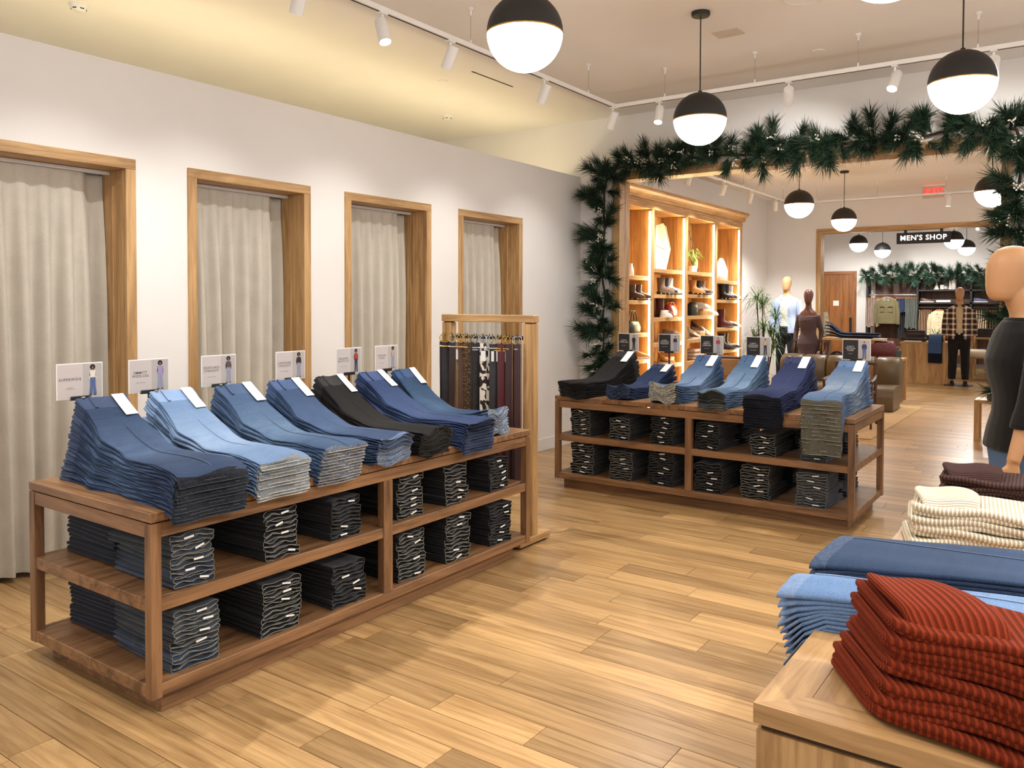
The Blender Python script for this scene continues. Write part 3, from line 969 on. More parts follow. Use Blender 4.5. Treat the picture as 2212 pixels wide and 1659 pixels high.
F1 = lambda u, v, z: (u, v, z)                 # table along the wall: waist at -x, hems at +x
F2 = lambda u, v, z: (v, -u, z)                # table before the opening: hems towards -y
D1 = [  # y centre at waist / hem, widths, colours
    dict(c0=1.80, c1=1.80, ww=.20, wh=.30, n=12, mat=((44, 58, 86), (92, 116, 150), .8), hem=((26, 29, 36), (78, 84, 92)), wb=(50, 64, 92), colour='dark indigo', ov=.085, zb=.70, zt=.86, wave=1.0),
    dict(c0=2.12, c1=2.14, ww=.20, wh=.26, n=12, mat=((104, 132, 170), (156, 180, 210), .9), hem=((104, 112, 120), (206, 204, 194)), er=.0018, wb=(118, 142, 176), colour='light blue', ov=.085, zb=.71, zt=.865),
    dict(c0=2.45, c1=2.46, ww=.20, wh=.235, n=12, mat=((58, 80, 112), (112, 138, 168), .9), hem=((58, 72, 94), (206, 196, 172)), wb=(54, 74, 104), colour='mid blue frayed-hem', ov=.075, zb=.71, zt=.87),
    dict(c0=2.76, c1=2.79, ww=.19, wh=.22, n=11, mat=((54, 72, 104), (88, 110, 144), .8), hem=((72, 88, 116), (136, 150, 170)), wb=(56, 76, 112), colour='medium blue', ov=.07, zb=.745, zt=.88),
    dict(c0=3.06, c1=3.08, ww=.19, wh=.23, n=10, mat=((26, 25, 25), (46, 44, 42), .8), hem=((20, 19, 19), (44, 42, 40)), wb=(32, 31, 31), colour='black', ov=.07, zb=.74, zt=.875, black=True),
    dict(c0=3.38, c1=3.42, ww=.19, wh=.25, n=11, mat=((50, 66, 104), (78, 98, 138), .8), hem=((34, 42, 62), (86, 100, 132)), wb=(50, 68, 108), colour='bright blue', ov=.085, zb=.70, zt=.875),
    dict(c0=3.66, c1=3.70, ww=.19, wh=.19, n=10, mat=((46, 68, 98), (88, 116, 148), .85), hem=((62, 82, 112), (160, 174, 192)), wb=(44, 70, 106), colour='cuffed blue', ov=-.02, zb=.758, zt=.90),
]
for k, d in enumerate(D1):
    nm = 'stack%d' % k
    d['mat'] = denim('denim_wall_' + nm, S(*d['mat'][0]), S(*d['mat'][1]), d['mat'][2])
    d['edge'] = plain('hem_edge_wall_' + nm, S(*d['hem'][1]), 0.9, var=0.2, scale=50)
    d['hem'] = hemmat('hem_wall_' + nm, S(*d['hem'][0]), S(*d['hem'][1]))
    d['wb'] = fabric('waistband_wall_' + nm, S(*d['wb']), 300, 0.9, 0.12)
    d.update(seed=60 + k, u0=-3.545, u1=-3.40, ue=-2.70, zw=1.105, flat=(k == 6), where='draped stack, %s from near end, wall table' % ORDN[k], group='draped jeans on the wall table', tagr=(0.20, 0.46) if k != 4 else (0.25, 0.48))
    if k == 0: d['th'] = 0.0135
    if k == 6: d['bend'] = 0.2
    drape_stack(F1, d)
D2 = [
    dict(c0=-3.25, c1=-3.35, ww=.20, wh=.25, n=9, mat=((30, 29, 30), (46, 45, 45), .8), hem=((18, 18, 18), (40, 40, 41)), wb=(34, 33, 34), colour='black', ov=.05, zb=.75, zt=.865, zw=1.09, black=True, th=.0145),
    dict(c0=-2.90, c1=-2.98, ww=.19, wh=.20, n=5, mat=((40, 52, 84), (62, 80, 120), .8), hem=((26, 34, 56), (64, 78, 110)), wb=(38, 50, 84), colour='dark blue', ov=-.03, zb=.76, zt=.86, zw=1.0, th=.02),
    dict(c0=-2.50, c1=-2.60, ww=.20, wh=.21, n=8, mat=((62, 88, 128), (146, 172, 204), .95), hem=((74, 78, 74), (176, 176, 166)), er=.0018, wb=(58, 84, 126), colour='washed blue', ov=-.01, zb=.765, zt=.895, zw=1.09, th=.016),
    dict(c0=-2.13, c1=-2.20, ww=.19, wh=.20, n=9, mat=((64, 92, 126), (142, 168, 198), .95), hem=((52, 56, 58), (120, 122, 116)), wb=(58, 84, 118), colour='soft blue', ov=.05, zb=.735, zt=.875, zw=1.10, th=.0145),
    dict(c0=-1.78, c1=-1.83, ww=.20, wh=.26, n=12, mat=((44, 52, 88), (66, 78, 120), .7), hem=((14, 16, 24), (40, 44, 58)), wb=(42, 50, 84), colour='violet-blue', ov=.07, zb=.63, zt=.855, zw=1.10, th=.0125),
    dict(c0=-1.40, c1=-1.43, ww=.20, wh=.25, n=14, mat=((78, 108, 150), (168, 184, 200), .9), hem=((74, 74, 66), (170, 166, 148)), er=.0018, wb=(88, 116, 154), colour='pale faded blue', ov=.075, zb=.49, zt=.845, zw=1.085, th=.0112),
]
for k, d in enumerate(D2):
    nm = 'stack%d' % k
    d['mat'] = denim('denim_front_' + nm, S(*d['mat'][0]), S(*d['mat'][1]), d['mat'][2])
    d['edge'] = plain('hem_edge_front_' + nm, S(*d['hem'][1]), 0.9, var=0.2, scale=50)
    d['hem'] = hemmat('hem_front_' + nm, S(*d['hem'][0]), S(*d['hem'][1]))
    d['wb'] = fabric('waistband_front_' + nm, S(*d['wb']), 300, 0.9, 0.12)
    fl_ = k in (1, 2)
    d.update(seed=80 + k, u0=-6.42, u1=-6.27, ue=-5.60, flat=fl_, where='draped stack, %s from the left, front table' % ORDN[k], group='draped jeans on the front table', tagr=(0.12, 0.42), tagl=0.14)
    if fl_: d['bend'] = 0.16
    drape_stack(F2, d)

# ------------------------------------------------------------------ folded jeans on the shelves
fold_body, fold_edge, fold_tag = [], [], []
MF = dict(black=fabric('folded_black_denim', S(20, 21, 24), 300, 0.95, 0.2), navy=fabric('folded_navy_denim', S(30, 34, 48), 300, 0.95, 0.2), grey=fabric('folded_grey_denim', S(62, 68, 74), 300, 0.95, 0.25), wash=fabric('folded_washed_denim', S(56, 66, 82), 300, 0.95, 0.35))
ME = plain('seam_edge_grey', S(132, 130, 120), 0.8, var=0.2, scale=60)
ME2 = plain('seam_edge_dark', S(70, 68, 64), 0.8, var=0.25, scale=60)
def fold_variant(seed, W, D, T):
    rr = random.Random(seed)
    m, NS = 26, 9
    ph, k1 = rr.uniform(0, 6), rr.uniform(5, 8)
    body, edge = MB(), MB()
    pk, pp = rr.uniform(5.0, 9.0), (rr.uniform(0, 3), rr.uniform(0, 3))
    for L in (0, 1):
        zc = T * (0.25 + 0.5 * L)
        rings = []
        for q in range(NS):
            s = q / (NS - 1)
            ring = []
            for sy_, sz_ in slab(W, T * 0.5, m):
                ca = 2 * sy_ / W
                a = ca * 3
                y = sy_ * (1 + 0.02 * math.sin(3 * s + L))
                hgt = sz_
                wv = (0.0052 * math.sin(k1 * 1.3 * y / W + ph + L * 0.9) + 0.002 * math.sin(11 * y / W + 2 * ph)) * (1 - 0.75 * sstep(0.1, 0.7, s))
                pin = 0.62 + 0.50 * math.sin(pk * y / W + pp[L]) ** 2
                bul = (pin if s < 0.6 else pin + (1 - pin) * (s - .6) / .4) + 0.25 * abs(ca) ** 4 * (1 - s) - 0.25 * sstep(0.75, 1, s)
                ring.append((-D * s + 0.004 * math.sin(a * 3 + ph), y, zc + hgt * bul * 0.97 + wv * 0.85))
            rings.append(ring)
        r0 = rings[0]
        c = sum((Vector(p) for p in r0), Vector()) / m
        inner = [c + (Vector(p) - c) * 0.86 + Vector((-0.012, 0, 0)) for p in r0]
        body.loft([inner] + rings, True, True)
        edge.tube([(p[0] + 0.0008, p[1], p[2]) for p in r0], 0.0013, 5, False, True)
    return body, edge
NV = 10
FV = [fold_variant(200 + q, 0.178, 0.41, 0.0385) for q in range(NV)]
FB = {(q, c): FV[q][0].mesh('folded_body', MF[c], 50) for q in range(NV) for c in MF}
FE = {(q, c): FV[q][1].mesh('seam_edge', ME if c else ME2, 60) for q in range(NV) for c in (0, 1)}
tagm = MB().box(-0.002, 0.0015, -0.02, 0.02, 0, 0.0075, 0.0006).mesh('size_tag', M['paper'])
def fold_stack(F_rz, cx, cy, z0, z1, cols, edge, where, group, tags=True, wscale=1.0, seed=0):
    rr = random.Random(seed)
    n = max(2, int(round((z1 - z0) / 0.0395)))
    step = (z1 - z0) / n
    for i in range(n):
        q = rr.randrange(NV)
        c = cols[i % len(cols)] if isinstance(cols, (list, tuple)) else cols
        o = place('folded_jeans', FB[(q, c)], None, (cx + rr.uniform(-.006, .006), cy + rr.uniform(-.006, .006), z0 + 0.0015 + i * step), F_rz + rr.uniform(-0.07, 0.07))
        o.scale = (1, wscale, step / 0.0395)
        tag(o, '%s folded %s jeans, %s' % (nth(i, n), {'wash': 'washed blue', 'grey': 'charcoal'}.get(c, c), where), 'jeans', group)
        place('seam_edge', FE[(q, edge)], o)
        if tags and rr.random() < 0.85:
            tg = place('size_tag', tagm, o, (0.006, rr.uniform(-0.02, 0.045), 0.014 + rr.uniform(0, 0.006)))
            tg.rotation_euler = (rr.uniform(-0.3, 0.3), 0, 0)
YC = [(1.79, 2.20, 2.56, 2.99, 3.345, 3.73), (1.80, 2.20, 2.58, 3.00, 3.365, 3.75)]
ZT = [(.640, .640, .615, .655, .652, .620), (.352, .345, .315, .36, .372, .35)]
for lev in (0, 1):
    for k in range(6):
        z0 = (0.436, 0.126)[lev]
        cols = ['wash', 'wash', 'grey', 'grey', 'grey', 'grey', 'grey'] if k == 0 else ('black' if k in (2, 5) else 'black')
        fold_stack(0.0, -2.735, YC[lev][k], z0, ZT[lev][k], cols, 0 if k in (2, 5) else 1, '%s front stack, %s shelf, wall table' % (ORDN[k], ('middle', 'lowest')[lev]), 'folded jeans on the wall table', True, (0.98, 1.1)[lev], 300 + lev * 10 + k)
    for k in range(1, 6):
        fold_stack(PI, -3.56, YC[lev][k] + .03, (0.436, 0.126)[lev], ZT[lev][k] - .02, 'black', 0, '%s back-row stack, %s shelf, wall table' % (ORDN[k], ('middle', 'lowest')[lev]), 'folded jeans on the wall table', False, 1.05, 350 + lev * 10 + k)
    fold_stack(PI, -3.56, 1.83, (0.436, 0.126)[lev], (.625, .325)[lev], 'navy', 0, 'back corner stack, %s shelf, wall table' % ('middle', 'lowest')[lev], 'folded jeans on the wall table', False, 1.05, 330 + lev)
XC = [(-3.32, -2.97, -2.61, -2.26, -1.85, -1.50), (-3.30, -2.955, -2.62, -2.245, -1.90, -1.515)]
ZT2 = [(.655, .605, .655, .63, .585, .625), (.38, .345, .385, .335, .36, .355)]
for lev in (0, 1):
    for k in range(6):
        z0 = (0.436, 0.126)[lev]
        cols = ['wash', 'grey', 'grey', 'grey', 'grey', 'grey', 'grey'] if k == 5 else 'black'
        fold_stack(-PI / 2, XC[lev][k], 5.635, z0, ZT2[lev][k], cols, 1 if k in (0, 1, 4, 5) else 0, '%s front stack, %s shelf, front table' % (ORDN[k], ('middle', 'lowest')[lev]), 'folded jeans on the front table', True, (0.98, 1.12)[lev], 400 + lev * 10 + k)
    for k in range(5):
        fold_stack(PI / 2, XC[lev][k] + .02, 6.48, (0.436, 0.126)[lev], ZT2[lev][k] - .02, 'black', 0, '%s back-row stack, %s shelf, front table' % (ORDN[k], ('middle', 'lowest')[lev]), 'folded jeans on the front table', False, 1.05, 450 + lev * 10 + k)
    fold_stack(PI / 2, -1.50, 6.48, (0.436, 0.126)[lev], (.64, .36)[lev], 'black', 0, 'back corner stack, %s shelf, front table' % ('middle', 'lowest')[lev], 'folded jeans on the front table', False, 1.05, 430 + lev)
# ------------------------------------------------------------------ table signs
CARDL = plain('card_grey', S(206, 197, 194), 0.6, var=0.02)
CARDP = plain('card_photo_grey', S(186, 180, 176), 0.6, var=0.05)
CARDK = plain('card_black', S(36, 33, 34), 0.6, var=0.04)
INK = plain('ink_grey', S(92, 86, 88), 0.6)
INKW = plain('ink_white', S(226, 222, 220), 0.6)
def flat(r, g, b, n):
    return plain('print_' + n, S(r, g, b), 0.7, var=0.05)
HAIR, FACE, SHOE = flat(34, 22, 20, 'hair'), flat(150, 104, 84, 'face'), flat(40, 30, 34, 'shoes')
def sign(name, loc, rz, lines, sub, dark, top_c, leg_c, label, group, zc=1.157, zstem=None, wide=False):
    t = thing('table_sign', label, 'sign', loc, rz, group)
    W, H = 0.2, 0.155
    z0, z1 = zc - H / 2 - loc[2], zc + H / 2 - loc[2]
    MB().box(-0.035, 0.035, -0.012, 0.012, 0.0, 0.006, 0.001).build('foot', M['black'], t)
    MB().box(-0.006, 0.006, -0.004, 0.004, 0.006, z0 - 0.004, 0.001).build('stem', M['black'], t)
    MB().box(-0.042, 0.042, -0.010, 0.008, z0 - 0.006, z0 + 0.012, 0.002).build('clip', M['black'], t)
    c = MB().box(-W / 2, W / 2, -0.0015, 0.0015, z0, z1, 0.0004).build('card', M['paper'], t)
    b = 0.004
    f = -0.0016
    MB().box(-W / 2 + b, 0.012, f - 0.0004, f + 0.0002, z0 + b, z1 - b).build('print_panel', CARDK if dark else CARDL, c)
    MB().box(0.012, W / 2 - b, f - 0.0004, f + 0.0002, z0 + b, z1 - b).build('photo_panel', CARDP, c)
    lm = text_mesh('\n'.join(lines), 0.0165 if len(lines) < 3 else 0.0150, INKW if dark else INK, spacing=1.12, bold=0.0001)
    lo = place('lettering', lm, c, (-0.043, f - 0.0010, (z0 + z1) / 2 + 0.008))
    lo.rotation_euler = (PI / 2, 0, 0)
    sm = text_mesh(sub, 0.0062, INKW if dark else INK)
    so = place('small_print', sm, c, (-0.043, f - 0.0010, (z0 + z1) / 2 - 0.030))
    so.rotation_euler = (PI / 2, 0, 0)
    # standing figure printed on the photo panel
    fx, y = 0.055, f - 0.0008
    zt = z1 - 0.010
    def poly(nm, pts, mat):
        MB().prism([(fx + p[0], zt + p[1]) for p in pts], 1, y - 0.0003, y + 0.0003).build(nm, mat, c)
    hr = 0.012 if not dark else 0.006
    poly('figure_hair', [(hr * math.cos(a), -0.010 + hr * math.sin(a)) for a in [2 * PI * k / 14 for k in range(14)]], HAIR)
    y -= 0.0004
    poly('figure_face', [(0.004 * math.cos(a), -0.013 + 0.006 * math.sin(a)) for a in [2 * PI * k / 10 for k in range(10)]], FACE)
    poly('figure_top', [(-0.013, -0.025), (0.013, -0.025), (0.015, -0.050), (0.011, -0.056), (-0.011, -0.056), (-0.016, -0.048)], top_c)
    poly('figure_arm', [(-0.013, -0.027), (-0.018, -0.045), (-0.015, -0.064), (-0.012, -0.064), (-0.012, -0.045)], top_c)
    poly('figure_arm', [(0.013, -0.027), (0.017, -0.045), (0.016, -0.064), (0.013, -0.064), (0.012, -0.045)], top_c)
    fl_ = 0.004 if wide else 0.0
    poly('figure_leg', [(-0.012, -0.056), (0.001, -0.056), (0.001, -0.070), (-0.003 + fl_ * 0.3, -0.130), (-0.012 - fl_, -0.130), (-0.011, -0.09)], leg_c)
    poly('figure_leg', [(0.001, -0.056), (0.012, -0.056), (0.012, -0.09), (0.013 + fl_, -0.130), (0.004 - fl_ * 0.3, -0.130), (0.001, -0.070)], leg_c)
    poly('figure_shoe', [(-0.014, -0.130), (-0.004, -0.130), (-0.004, -0.134), (-0.016, -0.134)], SHOE)
    poly('figure_shoe', [(0.005, -0.130), (0.013, -0.130), (0.015, -0.134), (0.005, -0.134)], SHOE)
    return t
JB = flat(86, 104, 150, 'jeans_blue'); JL = flat(150, 152, 176, 'jeans_light'); JD = flat(56, 58, 76, 'jeans_dark'); JK = flat(36, 34, 38, 'trousers_black')
g1 = 'grey signs on the wall table'
sign('s', (-3.588, 1.805, TT), PI / 2, ['SUPERWIDE'], 'high-rise\nsuper-wide leg', False, flat(232, 222, 208, 'cream_top'), JB, 'grey card sign reading SUPERWIDE', g1, wide=True)
sign('s', (-3.588, 2.125, TT), PI / 2, ['EMMETT', 'WIDE-LEG'], 'high-rise wide leg', False, flat(168, 150, 190, 'lilac_top'), JL, 'grey card sign reading EMMETT WIDE-LEG', g1, wide=True)
sign('s', (-3.588, 2.50, TT), PI / 2, ['DEAN EASY', 'STRAIGHT'], 'easy fit straight leg', False, flat(92, 80, 82, 'grey_top'), JL, 'grey card sign reading DEAN EASY STRAIGHT', g1)
sign('s', (-3.560, 2.93, TT), PI / 2, ['LONGLINE', 'STRAIGHT'], 'high-rise straight leg', False, flat(62, 34, 36, 'maroon_top'), JL, 'grey card sign reading LONGLINE STRAIGHT on bare black stem', g1)
sign('s', (-3.560, 3.36, TT), PI / 2, ['RELAXED', 'BOOTCUT'], 'relaxed bootcut leg', False, flat(172, 62, 48, 'red_top'), JD, 'grey card sign picturing a red top', g1)
sign('s', (-3.575, 3.69, TT), PI / 2, ['VINTAGE', 'FLARE'], 'high-rise flare', False, flat(190, 168, 158, 'beige_top'), JL, 'grey card sign reading VINTAGE FLARE nearest the belt rack', g1)
g2 = 'black signs on the front table'
sign('s', (-3.32, 6.46, TT), 0, ['CURVY', 'WIDE-LEG'], 'high-rise wide leg', True, flat(46, 34, 36, 'dark_jacket'), JK, 'black and grey sign beside the garland, over black jeans', g2)
sign('s', (-2.93, 6.46, TT), 0, ['CURVY', 'STOVEPIPE', 'STRAIGHT'], 'high-rise straight leg', True, flat(54, 44, 58, 'plum_top'), JL, 'black and grey sign on tall stem over dark blue jeans', g2, 1.16)
sign('s', (-2.55, 6.46, TT), 0, ['CURVY', 'PERFECT', 'WIDE-LEG'], 'high-rise wide leg', True, flat(186, 70, 72, 'coral_jacket'), JL, 'black and grey sign picturing a red jacket', g2)
sign('s', (-2.16, 6.46, TT), 0, ['CURVY', 'LONGLINE', 'STRAIGHT'], 'high-rise straight leg', True, flat(206, 178, 154, 'tan_top'), JD, 'black and grey sign in front of the spiky plant', g2)
sign('s', (-1.42, 6.46, TT), 0, ['CURVY', 'VINTAGE', 'FLARE'], 'high-rise flare', True, flat(70, 66, 110, 'indigo_shirt'), JB, 'black and grey sign reading CURVY VINTAGE FLARE', g2)

# ------------------------------------------------------------------ belt rack
RX0, RX1, RY = -3.53, -2.795, 4.20
t = thing('belt_rack', 'light oak belt rack standing behind the wall table', 'rack', ((RX0 + RX1) / 2, RY, 0))
hw = (RX1 - RX0) / 2
MB().box(-hw, hw, -0.035, 0.035, 1.378, 1.425, 0.003).build('top_bar', M['oakx'], t)
for s in (-1, 1):
    a, b = sorted((s * hw, s * (hw - 0.078)))
    MB().box(a + 0.001, b - 0.001, -0.03, 0.03, 0.055, 1.372, 0.003).build('post', M['oakz'], t)
    MB().box(a + 0.012, b - 0.012, -0.024, 0.024, 1.370, 1.380).build('joint', M['grout'], t)
    a2, b2 = sorted((s * (hw + 0.005), s * (hw - 0.085)))
    MB().box(a2, b2, -0.17, 0.165, 0.012, 0.055, 0.003).build('foot', M['oaky'], t)
    MB().box(a2 + 0.012, b2 - 0.012, -0.14, 0.13, 0.0, 0.012).build('foot_pad', M['black'], t)
MB().box(-hw + 0.078, hw - 0.078, -0.012, 0.012, 1.268, 1.292, 0.002).build('hook_bar', M['black'], t)
BELT = dict(black=(34, 29, 30), darkbrown=(54, 40, 36), tan=(150, 122, 84), brown=(84, 56, 38), braid=(92, 66, 36), cow=(226, 218, 206), wine=(88, 30, 36), plum=(58, 34, 38), char=(46, 44, 44))
BM = {}
for k, c in BELT.items():
    if k == 'cow':
        q = NT('cowhide_print')
        v = q.coords('Object')
        nz = q.noise(v, 22.0, 2.0, 0.6)
        q.l(q.ramp(nz, [(0.47, S(40, 28, 24)), (0.50, S(226, 218, 204))]).outputs[0], q.b.inputs['Base Color'])
        BM[k] = q.m
    elif k == 'braid':
        q = NT('braided_leather')
        v = q.coords('Object', (60, 60, 40))
        ck = q.n('ShaderNodeTexVoronoi'); ck.inputs['Scale'].default_value = 1.6
        q.l(v, ck.inputs['Vector'])
        q.l(q.ramp(ck.outputs[0], [(0.1, S(128, 94, 52)), (0.6, S(58, 40, 24))]).outputs[0], q.b.inputs['Base Color'])
        q.bump(ck.outputs[0], 0.6, 0.006)
        BM[k] = q.m
    else:
        BM[k] = plain('belt_leather_' + k, S(*c), 0.42, var=0.1, scale=20)
seq = ['black', 'black', 'darkbrown', 'darkbrown', 'tan', 'brown', 'braid', 'braid', 'char', 'black', 'black', 'cow', 'cow', 'char', 'black', 'wine', 'wine', 'plum', 'plum', 'plum']
met = ['brass', 'brass', 'brass', 'chrome', 'brass', 'brass', 'brass', 'brass', 'chrome', 'chrome', 'chrome', 'chrome', 'chrome', 'chrome', 'brass', 'brass', 'brass', 'brass', 'chrome', 'chrome']
nice = dict(black='black leather', darkbrown='dark brown leather', tan='tan leather', brown='brown leather', braid='braided brown leather', cow='cowhide-print', wine='wine red leather', plum='dark plum leather', char='charcoal leather')
rb = random.Random(5)
for k, c in enumerate(seq):
    x = RX0 + 0.02 + k * 0.0325 + rb.uniform(-.004, .004)
    x = max(x, RX0 - 0.02)
    root = thing('belt', '%s belt, %s from the left on the oak rack' % (nice[c], ORDN[k]), 'belt', (x, RY - 0.04 - 0.018 * (k % 2), 1.285), 0.6 + rb.uniform(-0.3, 0.3), 'belts on the oak rack')
    MB().tube([(0, 0.035 + 0.018 * (k % 2), 0.0), (0, -0.006, 0.0), (0, -0.014, 0.004), (0, -0.016, 0.02)], 0.0022, 6).build('hook', M['black'], root)
    rr = 0.025
    sq = k % 3 == 1
    e = 0.55 if sq else 1.0
    ring = [(rr * 0.95 * math.copysign(abs(math.cos(a)) ** e, math.cos(a)), -0.006, -0.018 + rr * math.copysign(abs(math.sin(a)) ** e, math.sin(a))) for a in [2 * PI * j / 18 for j in range(18)]]
    MB().tube(ring, 0.0032, 6, False, True).build('buckle', M[met[k]], root, 60)
    MB().tube([(0, -0.008, -0.038), (0, -0.012, 0.002)], 0.0018, 6).build('prong', M[met[k]], root)
    L = rb.uniform(0.88, 1.02)
    w = 0.047 if c in ('braid', 'black', 'cow') else 0.041
    rings = []
    ph = rb.uniform(0, 6)
    for j in range(15):
        s = j / 14
        z = -0.040 - s * L
        yy = -0.004 + 0.006 * math.sin(s * 4 + ph)
        tw = 0.25 * math.sin(s * 2.2 + ph)
        ww = w * 0.5 * (1 - 0.7 * sstep(0.965, 1.0, s))
        cx = 0.003 * math.sin(s * 3 + ph)
        dx, dy = math.cos(tw) * ww, math.sin(tw) * ww
        n = (-math.sin(tw) * 0.002, math.cos(tw) * 0.002)
        rings.append([(cx - dx + n[0], yy - dy + n[1], z), (cx + dx + n[0], yy + dy + n[1], z), (cx + dx - n[0], yy + dy - n[1], z), (cx - dx - n[0], yy - dy - n[1], z)])
    st = MB().loft(rings).build('strap', BM[c], root)
    if k in (9,):
        sd = MB()
        for j in range(16):
            sd.lathe([(0.0008, 0.003), (0.0035, 0.001), (0.0035, 0)], 6, (0, -0.011, -0.16 - 0.045 * j))
        sd.build('studs', M['chrome'], st)
    for j in range(2 if k in (8, 9, 12, 14, 15, 16) else 1):
        MB().box(-w * 0.56, w * 0.56, -0.012, 0.004, -0.075 - 0.014 * j, -0.068 - 0.014 * j, 0.001).build('keeper', M[met[k]], root)
    if k % 2 == 0 or k in (11, 13):
        MB().box(-0.016 if k == 11 else -0.009, 0.016 if k == 11 else 0.009, -0.016, -0.014, -0.155, -0.09, 0.0005).build('price_tag', M['paper'], root)
# ------------------------------------------------------------------ pine garlands
def sprig_mesh(seed, mat, n=46, L=0.17, spread=0.9):
    rr = random.Random(seed)
    mb = MB()
    stem = [(0, 0, 0), (0.004, 0.002, L * 0.45), (0.0, 0.004, L * 0.8)]
    mb.tube(stem, [0.003, 0.0025, 0.001], 5)
    for k in range(n):
        s = rr.uniform(0.05, 0.8)
        o = Vector((0, 0.002, L * s))
        a = rr.uniform(0, 2 * PI)
        el = rr.uniform(0.15, spread)
        d = Vector((math.cos(a) * math.sin(el), math.sin(a) * math.sin(el), math.cos(el)))
        ln = rr.uniform(0.08, 0.145)
        sd = d.cross(Vector((rr.uniform(-1, 1), rr.uniform(-1, 1), rr.uniform(-1, 1)))).normalized() * 0.0021
        e = o + d * ln + Vector((0, 0, -0.012 * rr.random()))
        m_ = o + d * ln * 0.5
        up = d.cross(sd).normalized() * 0.0012
        mb.add([o - sd, o + sd, m_ + sd * 1.1 + up, m_ - sd * 1.1 + up, e], [(0, 1, 2, 3), (3, 2, 4)])
    me = bpy.data.meshes.new('pine_sprig')
    me.from_pydata(mb.v, [], mb.f)
    me.materials.append(mat)
    return me
def berry_mesh(seed):
    rr = random.Random(seed)
    mb = MB()
    for k in range(6):
        e = (rr.uniform(-.03, .03), rr.uniform(-.03, .03), rr.uniform(0.04, 0.11))
        mb.tube([(0, 0, 0), (e[0] * 0.4, e[1] * 0.4, e[2] * 0.6), e], 0.0012, 4)
        mb.lathe([(0.0006, 0.009), (0.0065, 0.005), (0.0085, 0), (0.0065, -0.005), (0.0006, -0.009)], 7, e)
    return mb.mesh('berry_sprig', M['berry'], 60)
SPR = [sprig_mesh(500 + k, M['needle'], 150, 0.19) for k in range(5)]
SPR2 = [sprig_mesh(520 + k, M['needle2'], 90, 0.19) for k in range(2)]
BER = [berry_mesh(540 + k) for k in range(3)]
def garland(label, path, n, spread, seed, group=None, scale=1.0, silver=0.0, nber=16, outward=None):
    rr = random.Random(seed)
    pts = [Vector(p) for p in path]
    seg = [(pts[k + 1] - pts[k]).length for k in range(len(pts) - 1)]
    tot = sum(seg)
    base = pts[0].copy()
    root = thing('pine_garland', label, 'garland', base, 0, group)
    def at(s):
        d = s * tot
        for k, L in enumerate(seg):
            if d <= L or k == len(seg) - 1:
                return pts[k] + (pts[k + 1] - pts[k]) * (d / L), (pts[k + 1] - pts[k]).normalized()
            d -= L
    core = []
    for k in range(60):
        p, tdir = at(k / 59)
        core.append(p - base + Vector((rr.uniform(-.015, .015), rr.uniform(-.012, .012), rr.uniform(-.015, .015))))
    MB().tube(core, 0.012, 6).build('branch', M['twig'], root)
    for k in range(n):
        s = min(1.0, max(0.0, (k + rr.uniform(-0.4, 0.4)) / n))
        p, tdir = at(s)
        # directions around the branch, never into the wall (+y)
        ang = rr.uniform(-PI, PI)
        side = Vector((0, -1, 0)).cross(tdir).normalized()
        d = side * math.sin(ang) + Vector((0, -1, 0)) * (0.35 + 0.65 * abs(math.cos(ang))) + tdir * rr.uniform(-0.9, 0.9)
        d.normalize()
        me = rr.choice(SPR2) if rr.random() < silver else rr.choice(SPR)
        o = place('pine_sprig', me, root, p - base + Vector((rr.uniform(-1, 1), rr.uniform(-0.6, 0.2), rr.uniform(-1, 1))) * spread)
        o.rotation_euler = d.to_track_quat('Z', 'Y').to_euler()
        sc = rr.uniform(0.8, 1.25) * scale
        o.scale = (sc, sc, sc)
    for k in range(nber):
        p, tdir = at(rr.random())
        d = Vector((rr.uniform(-1, 1), -1, rr.uniform(-1, 1))).normalized()
        o = place('berry_sprig', rr.choice(BER), root, p - base + Vector((rr.uniform(-.08, .08), -0.10, rr.uniform(-.08, .08))))
        o.rotation_euler = d.to_track_quat('Z', 'Y').to_euler()
GX0, GX1, GZ = -4.20, -0.47, 2.915
gp = [(GX0, YB - 0.06, 0.75)] + [(GX0 + 0.015 * math.sin(k * 1.9), YB - 0.07, 0.9 + k * 0.17) for k in range(12)] + [(GX0 + 0.12, YB - 0.07, GZ - 0.03)]
gp += [(GX0 + 0.25 + k * (GX1 - GX0 - 0.4) / 22, YB - 0.075, GZ + 0.012 * math.sin(k * 1.3)) for k in range(23)]
gp += [(GX1 - 0.02, YB - 0.07, GZ - 0.02)] + [(GX1 + 0.02 * math.sin(k * 1.7), YB - 0.07, GZ - 0.16 - k * 0.17) for k in range(14)]
garland('long pine garland with white berries framing the wide opening', gp, 300, 0.06, 31, nber=46, scale=1.12)
garland('pine garland with silvery needles on top of the far dark shelving', [(-4.58, 21.45, 2.14), (-4.3, 21.44, 2.20), (-3.6, 21.44, 2.20), (-2.8, 21.44, 2.20), (-2.2, 21.44, 2.20), (-1.5, 21.44, 2.20)], 150, 0.07, 33, scale=1.15, silver=0.30, nber=26)
